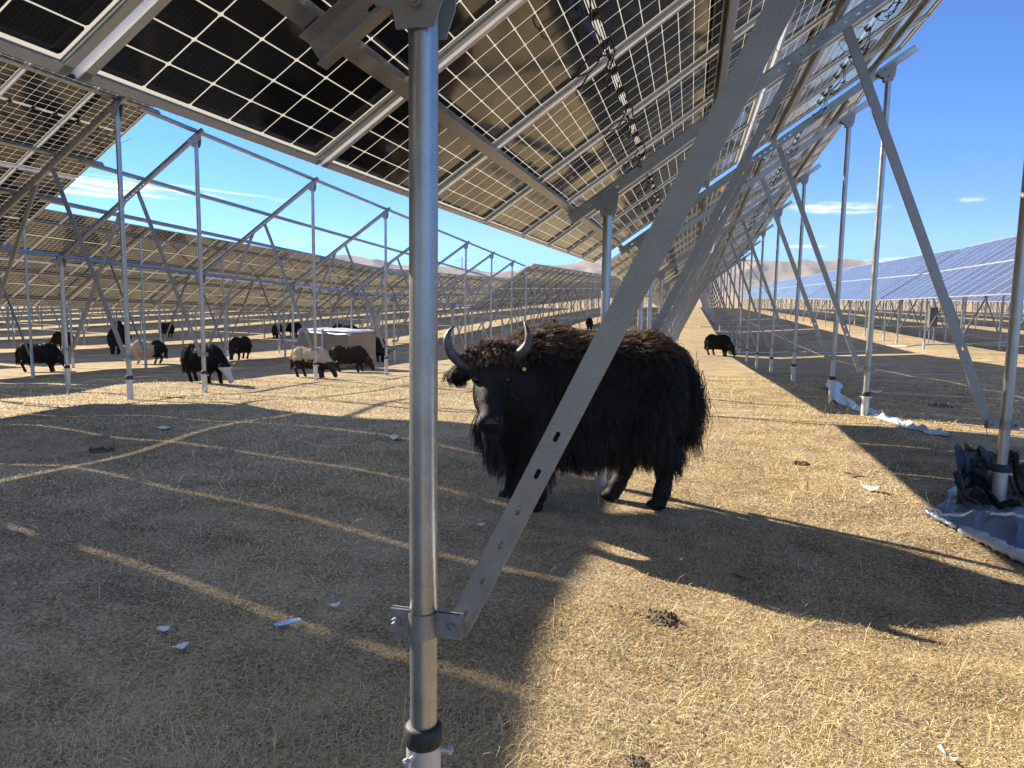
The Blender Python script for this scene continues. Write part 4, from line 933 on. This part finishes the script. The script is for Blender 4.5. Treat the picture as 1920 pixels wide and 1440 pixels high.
def scrap(px, py, w, l, rot, mat, name, label, cat, curl=.3, seed=0):
    g = G(px, py); rr = random.Random(seed); n = 7; vs = []
    for i in range(n):
        for j in range(5):
            u, v = i / (n - 1) - .5, j / 4 - .5; x, y = u * l, v * w * (1 + .2 * rr.uniform(-1, 1)); z = .022 + curl * l * (u * u * 1.2 + .15 * sin(5 * u + 4 * v)) + .004 * rr.random(); vs.append((x * cos(rot) - y * sin(rot), x * sin(rot) + y * cos(rot), z))
    mb = MB(); q = [(i * 5 + j, (i + 1) * 5 + j, (i + 1) * 5 + j + 1, i * 5 + j + 1) for i in range(n - 1) for j in range(4)]; mb.add(vs, q); mb.add([(x, y, z - .002) for x, y, z in vs], [f[::-1] for f in q])
    o = link(name, mb.mesh(name, [mat]), None, g); tag(o, label, cat)
for k, a in enumerate([(540, 1176, .035, .12, .9, 'foil', 'foil_strip', 'silver foil strip on the shaded grass left of the nearest post', 'litter', .12),
  (308, 1188, .04, .06, .3, 'paper', 'paper_scrap', 'small pale paper scrap in the shade at the lower left, upper of two', 'litter', .4), (338, 1222, .035, .06, 1.2, 'paper', 'paper_scrap', 'small white paper scrap at the lower left, lower of two', 'litter', .5),
  (310, 806, .09, .14, .2, 'paper', 'paper_scrap', 'pale paper scrap in the shade near the left table shadow edge', 'litter', .3), (741, 825, .08, .14, -.3, 'paper', 'paper_scrap', 'white paper scrap just left of the nearest post at mid height', 'litter', .5),
  (626, 1143, .025, .06, .8, 'paper', 'paper_scrap', 'tiny pale scrap between the foil strip and the nearest post', 'litter', .5), (1393, 1084, .06, .11, -.4, 'card', 'card_scrap', 'brown card scrap lying in the shadow of the large yak', 'litter', .08),
  (1276, 1056, .012, .05, 1.3, 'paper', 'paper_scrap', 'tiny white scrap in the shadow left of the brown card scrap', 'litter', .4), (1775, 1426, .02, .09, 1.9, 'paper', 'paper_scrap', 'white paper strip on the sunlit grass at the bottom right', 'litter', .4),
  (1630, 921, .07, .16, -.5, 'paper', 'paper_scrap', 'pale scrap on the sunlit grass left of the tarpaulin', 'litter', .5), (1597, 893, .06, .12, .5, 'card', 'card_scrap', 'tan card scrap on the sunlit grass, farther from the tarpaulin', 'litter', .4), (1715, 903, .03, .09, .1, 'paper', 'paper_scrap', 'small pale scrap at the shadow edge above the tarpaulin', 'litter', .3),
  (1638, 737, .12, .3, .2, 'paper', 'paper_scrap', 'white scrap in the shade beside the strip of plastic film', 'litter', .3), (900, 990, .02, .06, .7, 'paper', 'paper_scrap', 'pale scrap in the shade in front of the large yak', 'litter', .5)]):
    scrap(*a, seed=k)
def dung(px, py, size, label, seed):
    rr = random.Random(seed); g = G(px, py); mb = MB()
    mb.tube([(0, 0, -.02), (0, 0, .006), (0, 0, .012)], [size * .9, size * .8, size * .3], 14)
    for k in range(34):
        a = rr.uniform(0, 6.28); r = size * sqrt(rr.random()); c = Vector((r * cos(a), .7 * r * sin(a), .0)); h = rr.uniform(.012, .035) * (size / .16) ** .5; q = rr.uniform(.006, .02)
        mb.tube([c - Vector((0, 0, .01)), c + Vector((rr.uniform(-.01, .01), 0, h * .5)), c + Vector((0, rr.uniform(-.01, .01), h))], [q, q * .9, q * .35], 6)
    tag(link('dung_pile', mb.mesh('dung_pile', ['dung'], 60), None, g), label, 'dung')
dung(1232, 1160, .11, 'dark crumbled dung pile in the sunlit patch before the yak shadow', 1)
dung(195, 846, .14, 'dark dung pile in the shade at the left, near a light stripe', 2)
dung(1765, 762, .25, 'black dung pile in the shade beyond the strip of plastic film', 3)
dung(1190, 1428, .035, 'small dung crumbs at the bottom edge right of the nearest post', 4)
dung(1500, 870, .08, 'small dung pile on the sunlit strip behind the large yak', 5)

# lattice pylons far off
def pylon(px, py, dist, h, label, wide):
    d = ray(px, py); p = Vector((0, 0, CAMH)) + d * (dist / d.y); p.z = float(terr(p.x, p.y)) ; mb = MB(); root = link('pylon', None, None, p, (0, 0, .4)); tag(root, label, 'pylon')
    t = .16 * h / 40
    def leg(z): return h * (.085 - .072 * min(1, z / (h * .72)))
    zs = [0, .14 * h, .27 * h, .39 * h, .5 * h, .6 * h, .68 * h, .76 * h, .84 * h, .92 * h, h]
    for sx in (-1, 1):
        for sy in (-1, 1): mb.tube([(sx * leg(z), sy * leg(z), z) for z in zs], t, 4)
    for a, b in zip(zs, zs[1:]):
        for k in range(4):
            c = [(-1, -1), (1, -1), (1, 1), (-1, 1)]; p1, p2 = c[k], c[(k + 1) % 4]
            mb.tube([(p1[0] * leg(a), p1[1] * leg(a), a), (p2[0] * leg(b), p2[1] * leg(b), b)], t * .6, 4); mb.tube([(p2[0] * leg(a), p2[1] * leg(a), a), (p1[0] * leg(b), p1[1] * leg(b), b)], t * .6, 4)
    link('tower', mb.mesh('tower', ['cab']), root)
    for z in ((.97, ) if wide else (.68, .80, .92)):
        mb = MB(); w = h * (.30 if wide else .17)
        for sx in (-1, 1): mb.tube([(0, 0, z * h), (sx * w, 0, z * h + (.02 * h if wide else .0))], t, 4); mb.tube([(0, 0, z * h - .07 * h), (sx * w, 0, z * h)], t * .8, 4)
        link('cross_arm', mb.mesh('cross_arm', ['cab']), root)
pylon(866, 540, 900, 49, 'lattice power pylon seen above the bare rack, left of the yak', False)
pylon(1701, 540, 800, 43, 'lattice power pylon whose wide top shows above the blue tables', True)
pylon(1424, 540, 2300, 62, 'tiny lattice power pylon in front of the hills on the right', False)

# ------------------------------------------------------------------ dry grass
def grass():
    r = np.random.default_rng(77); n = 640000
    # denser near the place the photograph was taken from
    ang = r.uniform(-1.02, .86, n); d = 1.2 * (20.0 / 1.2) ** (r.random(n) ** .92); x = d * np.sin(ang - .05); y = d * np.cos(ang - .05)
    dens = fbm(x * 1.1, y * 1.1, 5, 4); keep = r.random(n) < np.clip(.85 + 1.3 * dens + .5 * fbm(x * 4., y * 4., 6, 3), .12, 1); keep &= np.hypot(x + .69, y - 1.87) > .06
    x, y, d, dens = x[keep], y[keep], d[keep], dens[keep]; n = len(x); z = gz(x, y)
    tall = r.random(n) < .006 + .014 * (dens > .22); Lg = r.uniform(.014, .045, n) * (1 + .25 * dens); Lg = np.where(tall, r.uniform(.07, .15, n), Lg); Lg *= 1 + .02 * d
    a = r.uniform(0, 2 * pi, n); el0 = np.where(tall, r.uniform(.5, 1.3, n), r.uniform(.05, .85, n) * r.uniform(.4, 1, n)); bend = r.uniform(-.9, -.1, n)
    w = r.uniform(.0006, .0011, n) * np.clip(d / 2.5, .9, 6) ; hx, hy = np.cos(a), np.sin(a)
    b2 = a + pi / 2 + r.uniform(-.5, .5, n); px, py = np.cos(b2) * w, np.sin(b2) * w; pzv = r.uniform(-.5, .5, n) * w
    x1 = x + hx * np.cos(el0) * Lg * .55; y1 = y + hy * np.cos(el0) * Lg * .55; z1 = z + np.sin(el0) * Lg * .55
    e1_ = el0 + bend; tw = r.uniform(-.6, .6, n); hx2, hy2 = np.cos(a + tw), np.sin(a + tw); x2 = x1 + hx2 * np.cos(e1_) * Lg * .45; y2 = y1 + hy2 * np.cos(e1_) * Lg * .45; z2 = np.maximum(z1 + np.sin(e1_) * Lg * .45, z + .002)
    V = np.empty((n, 6, 3)); 
    for k, (cx, cy, cz, s_) in enumerate(((x, y, z - .003, 1.0), (x1, y1, z1, .9), (x2, y2, z2, .25))):
        V[:, 2 * k] = np.stack([cx - px * s_, cy - py * s_, cz - pzv * s_], 1); V[:, 2 * k + 1] = np.stack([cx + px * s_, cy + py * s_, cz + pzv * s_], 1)
    base = (np.arange(n) * 6)[:, None]; F = np.concatenate([base + np.array([0, 1, 3, 2]), base + np.array([2, 3, 5, 4])], 0)
    me = npmesh('grass', V.reshape(-1, 3), F); pt = fbm(x * 2.3, y * 2.3, 9, 4); t = np.repeat(np.clip(r.beta(1.6, 1.4, n) + .35 * dens + .40 * pt, 0, 1), 6); at = me.attributes.new('tone', 'FLOAT', 'POINT'); at.data.foreach_set('value', t.astype(np.float32))
    me.polygons.foreach_set('use_smooth', [True] * len(me.polygons)); return me
m, nt, b = newmat('dry_grass'); at = N(nt, 'ShaderNodeAttribute', attribute_name='tone')
L(nt, ramp(nt, at.outputs['Fac'], [(.0, (.13, .075, .036)), (.25, (.40, .26, .115)), (.55, (.65, .48, .225)), (.8, (.79, .63, .33)), (1.0, (.84, .74, .49))]), b.inputs['Base Color']); b.inputs['Roughness'].default_value = .6; b.inputs['Specular IOR Level'].default_value = .3
tr = N(nt, 'ShaderNodeBsdfTranslucent'); tr.inputs[0].default_value = (.45, .33, .15, 1); ms = N(nt, 'ShaderNodeMixShader'); ms.inputs[0].default_value = .22; L(nt, b.outputs[0], ms.inputs[1]); L(nt, tr.outputs[0], ms.inputs[2]); L(nt, ms.outputs[0], nt.nodes['Material Output'].inputs[0])
gm = grass(); gm.materials.append(m); tag(link('grass', gm), kind='stuff')
S.cycles.max_bounces = 6; S.cycles.diffuse_bounces = 3; S.cycles.glossy_bounces = 3; S.cycles.transmission_bounces = 3; S.cycles.transparent_max_bounces = 6

# ------------------------------------------------------------------ the air between here and the hills
m = bpy.data.materials.new('haze'); m.use_nodes = True; nt = m.node_tree; nt.nodes.clear(); out = nt.nodes.new('ShaderNodeOutputMaterial'); pv = nt.nodes.new('ShaderNodeVolumePrincipled')
pv.inputs['Color'].default_value = (.80, .88, 1.0, 1); pv.inputs['Density'].default_value = 5.5e-5; pv.inputs['Anisotropy'].default_value = .1; L(nt, pv.outputs[0], out.inputs['Volume'])
mb = MB(); mb.box((0, 4700, 348), (19000, 9700, 704)); hz = mb.mesh('haze', [m]); tag(link('haze', hz), kind='stuff')
S.cycles.volume_bounces = 0
